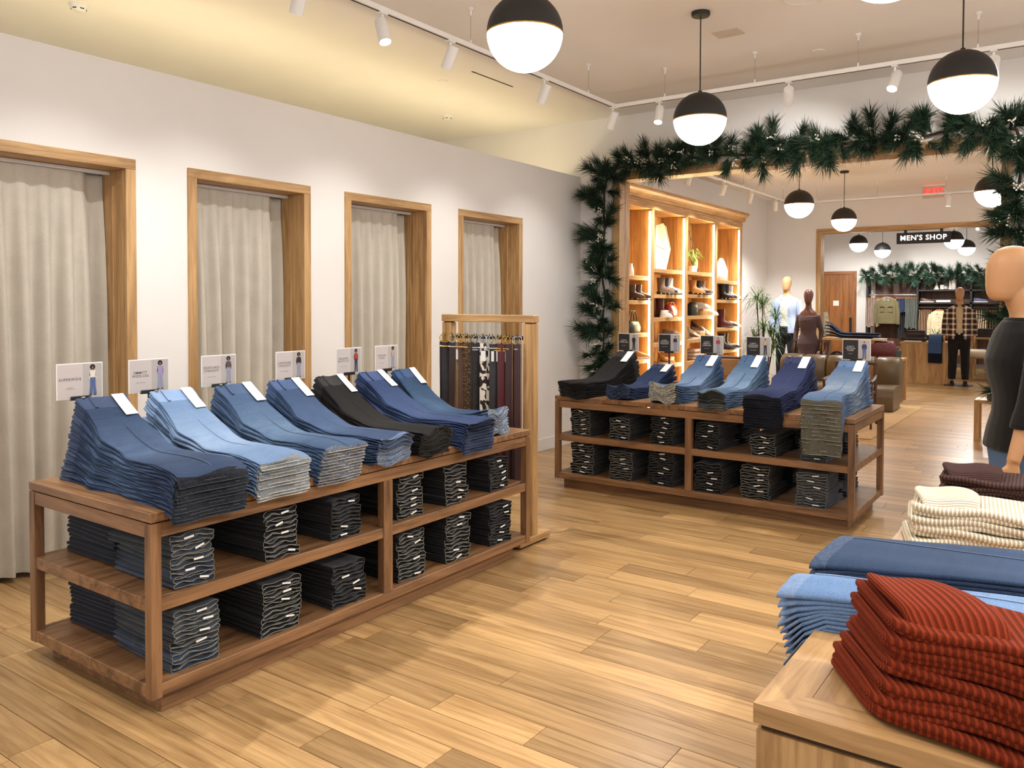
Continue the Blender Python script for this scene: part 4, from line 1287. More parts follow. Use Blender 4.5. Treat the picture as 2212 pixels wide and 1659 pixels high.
# ------------------------------------------------------------------ lit shoe cabinet in the middle room
CX0, CX1 = XL2 + 0.005, -4.65
CYS = [8.67, 9.77, 10.86, 11.97, 13.06]
t = thing('shoe_cabinet', 'tall oak cabinet of lit cubbies with shoes and bags', 'cabinet', (CX1, CYS[0], 0))
LC = CYS[-1] - CYS[0]
DP = CX1 - CX0
UW = 0.085
MB().box(-DP, -DP + 0.02, 0, LC, 0.1, 2.74).build('back_panel', M['cabz'], t)
for k, yy in enumerate(CYS):
    y0 = yy - CYS[0] - (0 if k == 0 else UW)
    MB().box(-DP + 0.02, 0.0, y0, y0 + UW, 0.0, 2.72, 0.003).build('upright', M['cabz'], t)
MB().box(-DP, 0.002, 0, LC, 2.72, 2.83, 0.003).build('frieze', M['caby'], t)
MB().box(-DP, 0.012, 0, LC, 2.775, 2.787, 0.002).build('bead', M['caby'], t)
prof = [(-DP, 2.83), (0.01, 2.83), (0.022, 2.845), (0.028, 2.87), (0.05, 2.90), (0.085, 2.925), (0.09, 2.945), (0.09, 2.965), (-DP, 2.965)]
MB().prism([(a, b) for a, b in prof], 1, 0, LC + 0.07).build('cornice', M['caby'], t)
MB().box(-DP, -0.02, 0, LC, 0.0, 0.10).build('kick_plate', M['caby'], t)
SH = [(1.85, 1.54, 1.12, .78, .42), (1.96, 1.62, 1.31, .97, .67, .38), (1.96, 1.63, 1.32, .98, .67, .38), (1.86, 1.56, 1.12, .77, .42)]
for k in range(4):
    a = CYS[k] - CYS[0] + (UW if k == 0 else 0)
    b = CYS[k + 1] - CYS[0] - UW
    for z in SH[k]:
        MB().box(-DP + 0.02, -0.03, a, b, z - 0.05, z, 0.002).build('shelf', M['caby'], t)
    ch = MB().box(-0.035, -0.005, b - 0.016, b, 0.12, 2.70, 0.002).build('light_channel', M['white'], t)
    MB().box(-0.032, -0.008, b - 0.020, b - 0.016, 0.14, 2.68, 0.001).build('light_strip', M['led'], ch)
    for z in (2.55, 2.05, 1.55, 1.05):
        pass

# ------------------------------------------------------------------ footwear and bags
def boot(loc, rz, mat, label, h=0.20, L=0.25, heel=0.03, name='ankle_boot', group='ankle boots on the cabinet shelves'):
    r = thing(name, label, 'boot', loc, rz, group)
    secs = []
    up = MB()
    rings = []
    for s, x0, x1, w in ((0.012 + heel * 0.4, -0.04, L - 0.05, .036), (0.04 + heel * .6, -0.045, L - 0.06, .037), (0.065 + heel * .5, -0.045, L - 0.10, .036), (0.09 + heel * .4, -0.045, 0.075, .035), (0.12 + heel * .3, -0.045, 0.060, .037), (h * .8 + .02, -0.05, 0.062, .042), (h + heel, -0.055, 0.066, .046)):
        c, rx = (x0 + x1) / 2, (x1 - x0) / 2
        rings.append([(c + rx * math.cos(a), w * math.sin(a) * (1.0 if math.cos(a) < 0.3 else 1.0), s) for a in [2 * PI * j / 16 for j in range(16)]])
    up.loft(rings).build('upper', mat, r, 60)
    MB().ell([((L - 0.09) / 2, 0, 0.0, (L - 0.0) / 2, .040), ((L - 0.09) / 2, 0, 0.012, (L - 0.0) / 2, .041)], 16).build('sole', M['blkleather'], r, 40)
    MB().box(-0.045, 0.015, -0.03, 0.03, 0.0, heel + 0.012, 0.004).build('heel', M['blkleather'], r)
    return r
def low_shoe(loc, rz, mat, label, heel=0.0, L=0.26, sole=None, name='shoe', group='low shoes on display'):
    r = thing(name, label, 'shoe', loc, rz, group)
    rings = []
    for s, x0, x1, w in ((0.02, -0.03, L - 0.04, .043), (0.045, -0.03, L - 0.05, .043), (0.07, -0.028, L - 0.10, .036), (0.088, -0.026, 0.10, .030), (0.098, -0.026, 0.07, .028)):
        c, rx = (x0 + x1) / 2, (x1 - x0) / 2
        rings.append([(c + rx * math.cos(a), w * math.sin(a), s + heel * (0.5 - 0.5 * math.cos(a))) for a in [2 * PI * j / 16 for j in range(16)]])
    MB().loft(rings).build('upper', mat, r, 60)
    MB().ell([((L - 0.07) / 2, 0, 0.0, L / 2, .046), ((L - 0.07) / 2, 0, 0.022, L / 2, .047)], 16).build('sole', sole or M['whiteleather'], r, 40)
    if heel:
        MB().box(-0.03, 0.0, -0.02, 0.02, 0.0, heel + 0.03, 0.003).build('heel', mat, r)
    return r
def bag(loc, rz, mat, label, w=0.26, d=0.12, h=0.2, hh=0.12, top=0.75, name='handbag', group='bags on display', flap=False):
    r = thing(name, label, 'bag', loc, rz, group)
    MB().ell([(0, 0, 0, w * .42, d * .42), (0, 0, 0.012, w * .5, d * .5), (0, 0, h * .45, w * .53, d * .52), (0, 0, h * .85, w * .5 * (top + .15), d * .36), (0, 0, h, w * .5 * top, d * .15)], 22, p=3.2).build('body', mat, r, 60)
    for s in (-1, 1):
        if hh > 0:
            pts = [(w * .24 * math.cos(a) * 1.1, s * d * .16, h * .86 + hh * math.sin(a)) for a in [PI * k / 12 for k in range(13)]]
            MB().tube(pts, 0.007, 7).build('handle', mat, r, 60)
    if flap:
        MB().box(-w * .40, w * .40, -d * .56, -d * .50, h * .42, h * .9, 0.006).build('flap', mat, r)
    MB().lathe([(0.001, .006), (.008, .004), (.009, 0), (.001, -.004)], 10, (0, -d * .5, h * .62)).build('clasp', M['brass'], r)
    return r
def riser(loc, sx, sy, sz, label):
    o = MB().box(-sx / 2, sx / 2, -sy / 2, sy / 2, 0, sz, 0.003).build('display_riser', M['caby'], None, None, loc)
    return tag(o, label, 'riser', 'display risers')
xs = -4.80
boot((xs, 9.40, 1.54), 0.2, M['brnleather'], 'brown ankle boot in near bay, left one', 0.17)
boot((xs + .02, 9.53, 1.54), 0.1, M['brnleather'], 'brown ankle boot in near bay, right one', 0.17)
bag((xs + .02, 9.42, 1.12), PI / 2, M['grnleather'], 'olive handbag with looped handles in the near bay', .30, .12, .16, .15)
low_shoe((xs - .02, 9.52, .78), 0.3, M['tanleather'], 'tan shoe low in the near bay', .05)
tag(MB().lathe([(.03, 0), (.04, .01), (.035, .1), (.02, .14), (.022, .16)], 16).build('small_vase', M['ceramic'], None, 50, (xs, 9.40, 1.85)), 'small white vase on top shelf of near bay', 'vase')
# pale umbrella-like paper ornament leaning on the top shelf of bay two
um = thing('paper_ornament', 'large pale folded paper ornament on second bay top shelf', 'ornament', (xs - .03, 10.38, 1.96))
prf = [(-0.20, 0.0), (0.12, 0.0), (0.27, 0.30), (0.12, 0.60), (0.02, 0.64), (-0.20, 0.60)]
q = NT('pale_paper'); q.b.inputs['Base Color'].default_value = S(226, 220, 190); q.b.inputs['Roughness'].default_value = .7
MB().prism([(a, b) for a, b in prf], 0, -0.03, 0.0).build('sheet', q.m, um)
MB().tube([(0.004, a, b) for a, b in prf], 0.006, 6, False, True).build('rim', M['creamleather'], um)
MB().tube([(0.006, 0.27, 0.30), (0.006, 0.05, 0.30), (0.006, -0.20, 0.33)], 0.004, 5).build('rib', M['creamleather'], um)
MB().tube([(0.006, 0.05, 0.30), (0.006, 0.12, 0.0)], 0.004, 5).build('rib', M['creamleather'], um)
boot((xs + .02, 10.24, 1.62), 0.1, M['suede'], 'grey-brown ankle boot in the second bay', 0.2)
boot((xs + .02, 10.37, 1.62), 0.0, M['blkleather'], 'black ankle boot in the second bay, beside grey-brown boot', 0.2)
boot((xs + .02, 10.50, 1.62), 0.1, M['whiteleather'], 'white ankle boot in the second bay', 0.2)
bag((xs, 10.62, 1.31), PI / 2, M['redleather'], 'red handbag in the second bay', .30, .14, .18, .05)
boot((xs, 10.25, 1.31), 0.2, M['wineleather'], 'wine red boot left of the red handbag', 0.24)
low_shoe((xs + .06, 10.21, 1.31), 0.3, M['creamleather'], 'small pale shoe left of the red handbag', 0.0, .18)
riser((xs, 10.62, .97), .2, .22, .07, 'pale wooden riser below a grey shoe, second bay')
low_shoe((xs - .06, 10.55, 1.042), 0.4, M['suede'], 'grey shoe on a riser in the second bay')
low_shoe((xs, 10.28, .67), 0.2, M['tanleather'], 'tan shoe low in the second bay', 0.06)
riser((xs, 10.50, .67), .18, .12, .09, 'small pale block low in the second bay')
# bay three
pot = thing('potted_plant', 'small trailing green plant in white pot in third bay', 'plant', (xs + .05, 11.28, 1.96))
MB().lathe([(.04, 0), (.055, .005), (.06, .09), (.055, .09), (.05, .06)], 18).build('pot', M['ceramic'], pot, 50)
lf = MB()
rp = random.Random(3)
for k in range(26):
    a = rp.uniform(0, 2 * PI)
    l = rp.uniform(.1, .2)
    up_ = rp.uniform(.12, .26)
    pts = [(0, 0, .08), (math.cos(a) * l * .4, math.sin(a) * l * .4, .08 + up_), (math.cos(a) * l, math.sin(a) * l, .08 + up_ * .6)]
    lf.tube(pts, [.004, .010, .001], 4, True, False, .25)
lf.build('foliage', M['leaf2'], pot)
b3 = bag((xs - .06, 11.55, 2.02), PI / 2, M['tanleather'], 'tan bag hanging by a long strap in the third bay', .20, .10, .22, .0)
MB().tube([(-.09, 0, .2), (-.12, .0, .5), (-.16, 0, .56), (-.13, 0, .5), (.09, 0, .2)], .005, 6).build('shoulder_strap', M['blkleather'], b3)
boot((xs + .02, 11.33, 1.63), 0.1, M['tanleather'], 'tan ankle boot in the third bay', 0.18)
boot((xs + .02, 11.52, 1.63), 0.1, M['blkleather'], 'dark ankle boot in the third bay, middle one', 0.18)
boot((xs + .02, 11.66, 1.63), 0.0, M['suede'], 'taupe ankle boot in the third bay', 0.18)
bag((xs, 11.38, 1.32), PI / 2, M['grnleather'], 'dark green bucket bag in the third bay', .20, .14, .2, .0)
riser((xs, 11.66, 1.32), .18, .16, .10, 'pale block beside the dark green bag')
low_shoe((xs - .05, 11.64, 1.42), 0.3, M['whiteleather'], 'white sneaker on the pale block in third bay')
low_shoe((xs, 11.82, 1.32), 0.2, M['creamleather'], 'cream sneaker lying beside the pale block')
low_shoe((xs - .02, 11.32, .98), 0.3, M['creamleather'], 'strappy pale heel in the third bay', 0.09, .22)
riser((xs, 11.56, .98), .18, .18, .09, 'pale block between heels in the third bay')
low_shoe((xs - .06, 11.54, 1.07), 0.3, M['blkleather'], 'black and white heel on the pale block', 0.08, .22)
low_shoe((xs, 11.80, .98), 0.1, M['whiteleather'], 'white strappy heel at right of the third bay', 0.08, .22)
for k in range(3):
    tag(MB().box(-.12, .12, -.16, .16, 0, .05, .018).build('folded_knit', fabric('pink_knit%d' % k, S(206, 176, 156), 200), None, 60, (xs, 11.42, .671 + k * .052)), '%s pinkish folded knit low in the third bay' % nth(k, 3), 'knitwear', 'folded knits in the cabinet')
# bay four
bag((xs, 12.52, 1.86), PI / 2, M['whiteleather'], 'white triangular tote on fourth bay top shelf', .34, .14, .36, .0, .15)
boot((xs + .02, 12.50, 1.56), 0.1, M['blkleather'], 'black ankle boot in the fourth bay, left', 0.22)
boot((xs + .02, 12.66, 1.56), 0.1, M['blkleather'], 'black ankle boot in the fourth bay, right', 0.22)
boot((xs + .02, 12.82, 1.56), 0.0, M['whiteleather'], 'white ankle boot in the fourth bay', 0.2)
boot((xs, 12.52, 1.12), 0.2, M['wineleather'], 'dark plum tall boot in the fourth bay', 0.26)
low_shoe((xs, 12.66, 1.12), 0.3, M['blkleather'], 'black sneaker in the fourth bay')
low_shoe((xs, 12.80, 1.12), 0.3, M['whiteleather'], 'white sneaker in the fourth bay')
riser((xs + .02, 12.90, 1.12), .14, .12, .08, 'pale block at the end of the fourth bay')
boot((xs, 12.54, .77), 0.2, M['blkleather'], 'shiny black boot low in the fourth bay, left', 0.22)
boot((xs, 12.68, .77), 0.1, M['blkleather'], 'shiny black boot low in the fourth bay, right', 0.22)
low_shoe((xs, 12.82, .77), 0.3, M['blkleather'], 'black and white shoe low in the fourth bay')
bag((xs, 12.48, .42), PI / 2, M['brnleather'], 'dark brown leather bag low in the fourth bay', .34, .16, .24, .14)
# ------------------------------------------------------------------ mannequins
def union(mb, voxel, name, mat, smooth=6):
    me = bpy.data.meshes.new('tmp')
    me.from_pydata(mb.v, [], mb.f)
    bm = bmesh.new(); bm.from_mesh(me); bmesh.ops.recalc_face_normals(bm, faces=bm.faces); bm.to_mesh(me); bm.free()
    o = bpy.data.objects.new('tmp', me)
    col.objects.link(o)
    r = o.modifiers.new('r', 'REMESH'); r.mode = 'VOXEL'; r.voxel_size = voxel
    s = o.modifiers.new('s', 'SMOOTH'); s.iterations = smooth; s.factor = 0.5
    dg = bpy.context.evaluated_depsgraph_get()
    out = bpy.data.meshes.new_from_object(o.evaluated_get(dg))
    out.name = name
    bpy.data.objects.remove(o)
    out.materials.clear(); out.materials.append(mat)
    out.polygons.foreach_set('use_smooth', [True] * len(out.polygons))
    return out
TORSO = [(.80, .150, .110), (.90, .172, .122), (.98, .160, .112), (1.06, .142, .104), (1.14, .140, .104), (1.24, .158, .118), (1.33, .176, .122), (1.40, .180, .112), (1.45, .155, .090), (1.49, .092, .072), (1.52, .060, .060), (1.60, .054, .058)]
FTORSO = [(.80, .150, .110), (.90, .168, .122), (.98, .150, .110), (1.06, .122, .092), (1.13, .118, .090), (1.24, .138, .118), (1.30, .146, .128), (1.37, .152, .104), (1.43, .135, .084), (1.48, .075, .062), (1.52, .050, .052), (1.60, .046, .050)]
def torso_ring(z, rx, ry, e=0.0, n=22, dy=0.0, p=2.3):
    out = []
    for j in range(n):
        a = 2 * PI * j / n
        ca, sa = math.cos(a), math.sin(a)
        out.append(((rx + e) * math.copysign(abs(ca) ** (2 / p), ca), dy + (ry + e) * math.copysign(abs(sa) ** (2 / p), sa), z))
    return out
def add_torso(mb, T, z0, z1, e=0.0):
    zs = sorted(set([z0, z1] + [t[0] for t in T if z0 < t[0] < z1]))
    def at(z):
        for a, b in zip(T, T[1:]):
            if a[0] <= z <= b[0]:
                f = (z - a[0]) / (b[0] - a[0])
                return a[1] + (b[1] - a[1]) * f, a[2] + (b[2] - a[2]) * f
        return (T[0][1], T[0][2]) if z < T[0][0] else (T[-1][1], T[-1][2])
    mb.loft([torso_ring(z, *at(z), e) for z in zs])
def add_head(mb, turn=0.0, dx=0.0, fwd=0.0):
    secs = []
    for z, rx, ry, dy in ((1.575, .030, .035, -.035), (1.585, .044, .055, -.036), (1.61, .055, .074, -.030), (1.64, .063, .088, -.020), (1.68, .072, .098, -.010), (1.72, .077, .104, -.003), (1.75, .077, .104, .002), (1.78, .070, .095, .006), (1.81, .052, .072, .008), (1.826, .028, .038, .008), (1.83, .008, .01, .008)):
        ring = torso_ring(z, rx, ry, 0, 20, dy, 2.0)
        c, s = math.cos(turn), math.sin(turn)
        secs.append([(x * c - y * s + dx, x * s + y * c - fwd, zz) for x, y, zz in ring])
    mb.loft(secs)
def add_arm(mb, s, e=0.0, upto=1.0, elbow=None, wrist=None, sh=(.185, 0, 1.405)):
    sh = Vector((s * sh[0], sh[1], sh[2]))
    el = Vector(elbow or (s * .235, .025, 1.12))
    wr = Vector(wrist or (s * .245, -.05, .87))
    pts, rr = [], []
    for k in range(6):
        f = k / 5
        pts.append(sh + (el - sh) * f); rr.append(.052 - .012 * f + e)
    for k in range(1, 6):
        f = k / 5
        if f <= upto:
            pts.append(el + (wr - el) * f); rr.append(.042 - .014 * f + e)
    mb.tube(pts, rr, 12)
    return wr
def add_hand(mb, s, wr, d=(0, -.12, -1), curl=0.35, face=None, sc=1.0):
    d = Vector(d).normalized()
    side = Vector(face or (0, -1, 0))
    side = (side - d * side.dot(d)).normalized()      # towards the thumb
    palm_n = d.cross(side).normalized() * s
    w = Vector(wr)
    rings = []
    for f, hw, ht in ((-.02, .024, .020), (.015, .028, .017), (.05, .038, .014), (.085, .040, .012), (.095, .036, .009)):
        c = w + d * f * sc
        rings.append([c + (side * math.cos(a) * hw + palm_n * math.sin(a) * ht) * sc for a in [2 * PI * j / 12 for j in range(12)]])
    mb.loft(rings)
    for k, (off, L) in enumerate(((.029, .070), (.010, .080), (-.010, .075), (-.028, .058))):
        p = w + (d * .085 + side * off) * sc
        pts = [p]
        ang = 0.0
        cur = p
        for j in range(3):
            ang += curl * (0.4 + 0.4 * j)
            dd = d * math.cos(ang) + palm_n * math.sin(ang) + side * (off * 1.6)
            cur = cur + dd.normalized() * L * (0.42, 0.32, 0.26)[j] * sc
            pts.append(cur)
        mb.tube(pts, [.0088 * sc, .0084 * sc, .0078 * sc, .0060 * sc], 8)
    p = w + (d * .03 + side * .026) * sc
    q = p + (d * .035 + side * .028 + palm_n * .008) * sc
    r = q + (d * .032 + side * .006 + palm_n * .010) * sc
    mb.tube([p, q, r], [.013 * sc, .010 * sc, .0072 * sc], 8)
def add_leg(mb, s, e=0.0, z1=0.08, flare=0.0, x=.09):
    pts, rr = [], []
    for z, r, xx, yy in ((.90, .090, x - .005, 0), (.75, .080, x + .004, 0), (.52, .058, x + .012, -.006), (.46, .055, x + .012, -.006), (.32, .055, x + .016, .010), (.10, .036, x + .02, .012), (.07, .035, x + .02, .012)):
        if z >= z1 - .001:
            pts.append((s * xx, yy, z)); rr.append(r + e + flare * max(0, (.5 - z)))
    mb.tube(pts, rr, 14)
def add_foot(mb, s, x=.11, h=0.0):
    rings = []
    for y, w, zt in ((.05, .026, .07), (.02, .034, .09), (-.05, .040, .07), (-.12, .044, .045), (-.17, .036, .03), (-.19, .016, .02)):
        rings.append([(s * x + w * math.cos(a), y, h + max(0, zt * .5 + zt * .5 * math.sin(a))) for a in [2 * PI * j / 12 for j in range(12)]])
    mb.loft(rings)
def open_shell(T, z0, z1, e, gap, th=0.006, n=30, flare=0.0):
    """shirt body left open down the front; gap is the half-angle at the front (-y)"""
    zs = [z0 + (z1 - z0) * k / 12 for k in range(13)]
    def at(z):
        for a, b in zip(T, T[1:]):
            if a[0] <= z <= b[0]:
                f = (z - a[0]) / (b[0] - a[0])
                return a[1] + (b[1] - a[1]) * f, a[2] + (b[2] - a[2]) * f
        return T[0][1], T[0][2]
    rings = []
    for z in zs:
        rx, ry = at(z)
        ee = e + flare * max(0, 1.15 - z)
        o, i_ = [], []
        for k in range(n + 1):
            a = -PI / 2 + gap + (2 * PI - 2 * gap) * k / n
            ca, sa = math.cos(a), math.sin(a)
            wob = 0.006 * math.sin(9 * a + z * 14)
            px = math.copysign(abs(ca) ** .87, ca); py = math.copysign(abs(sa) ** .87, sa)
            o.append(((rx + ee + wob) * px, (ry + ee + wob) * py, z))
            i_.append(((rx + ee + wob - th) * px, (ry + ee + wob - th) * py, z))
        rings.append(o + i_[::-1])
    return MB().loft(rings)

# --- foreground mannequin, seen from its left side, facing the jeans tables
FG_ROT = math.atan2(-0.50, -0.86) + PI / 2
k_ = 1.76 / 1.83
fm = thing('mannequin', 'faceless tan mannequin in black sweater at right edge', 'mannequin', (-0.238, 4.27, 0), FG_ROT)
fm.scale = (k_, k_, k_)
body = MB()
add_torso(body, FTORSO, .80, 1.54)
body.tube([(0, .005, 1.46), (0, -.01, 1.53), (0, -.045, 1.62), (0, -.055, 1.68)], [.062, .054, .052, .05], 16)
add_head(body, 0.0, 0.0, .062)
wl = add_arm(body, 1, 0, 1.0, (.215, -.075, 1.12), (.235, -.155, .87))
add_hand(body, 1, wl, (0.02, -.10, -1), 0.22, (0, -1, 0.0))
wr_ = add_arm(body, -1, 0, 1.0, (-.20, .09, 1.12), (-.20, .10, .87))
add_hand(body, -1, wr_, (0, -.1, -1))
for s in (-1, 1):
    add_leg(body, s, -.004); add_foot(body, s)
place('body', union(body, .0065, 'body', M['skin'], 5), fm)
KN = fabric('black_fine_knit', S(19, 18, 18), 240, .95, .12)
sw = MB()
add_torso(sw, FTORSO, .885, 1.485, .024)
for s in (-1, 1):
    add_arm(sw, s, .016, 0.42, (.215, -.075, 1.12) if s > 0 else (-.20, .09, 1.12), (.235, -.155, .87) if s > 0 else (-.20, .10, .87))
el = Vector((.215, -.075, 1.12)); w0 = Vector((.235, -.155, .87))
for f in (.22, .30, .38):
    c = el + (w0 - el) * f
    sw.tube([c - Vector((0, 0, .012)), c + Vector((0, 0, .012))], .058, 12)
place('sweater', union(sw, .009, 'sweater', KN, 5), fm)
nk = MB().loft([torso_ring(z, rx, ry, 0, 24) for z, rx, ry in ((1.475, .098, .078), (1.492, .094, .075), (1.498, .088, .070), (1.488, .084, .067))], False, False)
nk.build('neck_band', KN, fm, 60)
jm = denim('mannequin_denim', S(92, 120, 160), S(150, 176, 206), .7)
jn = MB()
add_torso(jn, FTORSO, .78, .96, .008)
for s in (-1, 1):
    add_leg(jn, s, .012, .09)
place('jeans', union(jn, .011, 'jeans', jm, 5), fm)
MB().tube([(.152, -.03, 1.0), (.17, -.03, .885)], .0001, 4)
MB().loft([[(.205 + .0365 * math.cos(a), -.0 + .0365 * math.sin(a), z) for a in [2 * PI * j / 16 for j in range(16)]] for z in (.92, .924)], True, True)

# --- standing figures further back
def far_man(loc, rz, height, label, shirt_mat, tee_mat, pants_mat, shoe_mat, skin, gap=0.32, hips=.86):
    r = thing('mannequin', label, 'mannequin', loc, rz)
    k = height / 1.83
    r.scale = (k, k, k)
    b = MB()
    add_torso(b, TORSO, .80, 1.60); add_head(b)
    for s in (-1, 1):
        add_hand(b, s, add_arm(b, s), (s * .02, -.12, -1), .4)
        add_leg(b, s, -.004); add_foot(b, s)
    place('body', union(b, .012, 'body', skin, 4), r)
    t_ = MB(); add_torso(t_, TORSO, .93, 1.48, .010)
    place('tee_shirt', union(t_, .014, 'tee_shirt', tee_mat, 3), r)
    sh = open_shell(TORSO, hips, 1.455, .026, gap, flare=.05)
    for s in (-1, 1):
        add_arm(sh, s, .020, .96)
    sh.build('shirt', shirt_mat, r, 60)
    for s in (-1, 1):
        MB().add([(s * .03, -.085, 1.50), (s * .075, -.07, 1.515), (s * .115, -.105, 1.45), (s * .05, -.125, 1.43), (s * .03, -.079, 1.50), (s * .075, -.064, 1.515), (s * .115, -.097, 1.45), (s * .05, -.117, 1.43)], [(0, 1, 2, 3), (7, 6, 5, 4), (0, 4, 5, 1), (1, 5, 6, 2), (2, 6, 7, 3), (3, 7, 4, 0)]).build('collar', shirt_mat, r)
    p_ = MB(); add_torso(p_, TORSO, .80, .985, .012)
    for s in (-1, 1):
        add_leg(p_, s, .018, .09, .02)
    place('trousers', union(p_, .014, 'trousers', pants_mat, 3), r)
    MB().box(-.02, .02, -.142, -.128, .945, .975, .002).build('belt_buckle', M['chrome'], r)
    for s in (-1, 1):
        f_ = MB(); add_foot(f_, s)
        f_.build('shoe', shoe_mat, r, 60)
    return r
def plaid():
    q = NT('plaid_flannel')
    tc = q.n('ShaderNodeTexCoord')
    sp = q.n('ShaderNodeSeparateXYZ'); q.l(tc.outputs['Object'], sp.inputs[0])
    def band(o, f, ph):
        a = q.n('ShaderNodeMath', operation='MULTIPLY_ADD'); a.inputs[1].default_value = f; a.inputs[2].default_value = ph
        q.l(o, a.inputs[0])
        b = q.n('ShaderNodeMath', operation='SINE'); q.l(a.outputs[0], b.inputs[0])
        return q.ramp(b.outputs[0], [(0.35, (0, 0, 0, 1)), (0.65, (1, 1, 1, 1))]).outputs[0]
    bx_, bz_ = band(sp.outputs[0], 62.0, 1.5), band(sp.outputs[2], 62.0, 0)
    ad = q.n('ShaderNodeMixRGB', blend_type='ADD'); ad.inputs[0].default_value = 1
    q.l(bx_, ad.inputs[1]); q.l(bz_, ad.inputs[2])
    hf = q.n('ShaderNodeMixRGB', blend_type='MULTIPLY'); hf.inputs[0].default_value = 1; hf.inputs[2].default_value = (.5, .5, .5, 1)
    q.l(ad.outputs[0], hf.inputs[1])
    q.l(q.ramp(hf.outputs[0], [(0.1, S(50, 36, 34)), (0.5, S(176, 152, 132)), (0.8, S(238, 230, 218))]).outputs[0], q.b.inputs['Base Color'])
    q.b.inputs['Roughness'].default_value = .95
    return q.m
DJ = fabric('dark_navy_denim', S(36, 42, 52), 260)
pl = MB().box(-.30, .30, -.25, .25, 0, .125, .004).build('display_plinth', M['caby'], None, None, (-4.30, 14.32, 0))
tag(pl, 'low oak plinth under the blue-shirt mannequin', 'plinth')
far_man((-4.30, 14.32, .126), -.05, 1.85, 'tan mannequin in open light blue shirt by the spiky plant', fabric('light_blue_shirt', S(178, 196, 232), 200), fabric('white_tee', S(240, 236, 226), 200), DJ, M['whiteleather'], M['skin'], .30)
far_man((-1.96, 17.02, .012), 0.12, 1.80, 'tan mannequin in brown and white plaid shirt', plaid(), fabric('cream_henley', S(214, 196, 160), 200), fabric('black_trousers', S(28, 26, 27), 200), M['blkleather'], M['skin'], .26)
tag(MB().ell([(0, 0, 0, .24, .2), (0, 0, .012, .24, .2)], 28, p=4).build('base_plate', M['black'], None, 40, (-1.96, 17.02, 0)), 'dark base plate under the plaid-shirt mannequin', 'base plate')
# dark brown female mannequin
fr_ = thing('mannequin', 'dark brown mannequin in long-sleeved plum dress', 'mannequin', (-3.72, 13.55, 0), -.02)
k_ = 1.735 / 1.83
fr_.scale = (k_, k_, k_)
b = MB(); add_torso(b, FTORSO, .80, 1.60); add_head(b)
for s in (-1, 1):
    add_hand(b, s, add_arm(b, s, -.008, 1, (s * .21, .03, 1.12), (s * .215, -.03, .88), (.15, 0, 1.39)), (s * .03, -.12, -1), .3)
    add_leg(b, s, -.008); add_foot(b, s)
place('body', union(b, .011, 'body', M['skinred'], 4), fr_)
d_ = MB(); add_torso(d_, FTORSO, .62, 1.375, .010)
for s in (-1, 1):
    add_arm(d_, s, .002, .9, (s * .21, .03, 1.12), (s * .215, -.03, .88), (.15, 0, 1.375))
place('dress', union(d_, .012, 'dress', fabric('plum_knit', S(78, 62, 66), 240), 4), fr_)
# sliver of a figure in a floral blouse behind the brown mannequin
fb = thing('mannequin', 'mannequin in cream floral blouse half hidden by the far opening frame', 'mannequin', (-4.37, 16.3, .0), .1)
b = MB(); add_torso(b, FTORSO, .80, 1.60); add_head(b)
for s in (-1, 1):
    add_hand(b, s, add_arm(b, s), (0, -.1, -1)); add_leg(b, s); add_foot(b, s)
fb.scale = (.95, .95, .95)
q = NT('cream_floral'); v = q.coords('Object'); nz = q.noise(v, 24, 2); q.l(q.ramp(nz, [(.40, S(150, 156, 120)), (.48, S(236, 228, 206))]).outputs[0], q.b.inputs['Base Color'])
d_ = MB(); add_torso(d_, FTORSO, .66, 1.47, .02)
for s in (-1, 1):
    add_arm(d_, s, .03, .95)
place('body', union(b, .014, 'body', M['skin'], 3), fb)
place('blouse', union(d_, .013, 'blouse', q.m, 4), fb)
# ------------------------------------------------------------------ middle-room lounge
SOX0, SOX1 = -3.87, -2.18
so = thing('leather_sofa', 'olive leather channel-back sofa in the middle room', 'sofa', ((SOX0 + SOX1) / 2, 12.10, 0))
W = (SOX1 - SOX0) / 2
nb = 5
for k in range(nb):
    a, b = -W + 2 * W * k / nb, -W + 2 * W * (k + 1) / nb
    g = .006
    prof = []
    rings = []
    for x, q_ in ((a + g, .90), (a + g + .02, .985), ((a + b) / 2, 1.0), (b - g - .02, .985), (b - g, .90)):
        rings.append([(x, .62 + (y - .62) * q_, .40 + (z - .40) * q_) for y, z in ((.46, .32), (.44, .48), (.45, .62), (.50, .70), (.58, .735), (.68, .735), (.76, .70), (.80, .60), (.80, .30), (.80, .06), (.50, .06))])
    MB().loft(rings).build('back_channel', M['leather'], so, 50)
ring = []
for x, q_ in ((-W, .97), (-W + .03, 1), (W - .03, 1), (W, .97)):
    ring.append([(x, .25 + (y - .25) * q_, .2 + (z - .2) * q_) for y, z in ((.0, .02), (-.01, .20), (.01, .29), (.06, .335), (.16, .355), (.44, .36), (.50, .34), (.50, .02))])
MB().loft(ring).build('seat', M['leather'], so, 50)
MB().box(-W + .05, W - .05, .05, .75, 0, .03).build('base', M['black'], so)
rg = tag(MB().box(-4.2, -1.95, 9.6, 13.05, 0.0005, 0.010, .003).build('rug', fabric('beige_rug', S(176, 140, 92), 90, .98, .08)), 'thin beige rug under the leather sofa', 'rug')

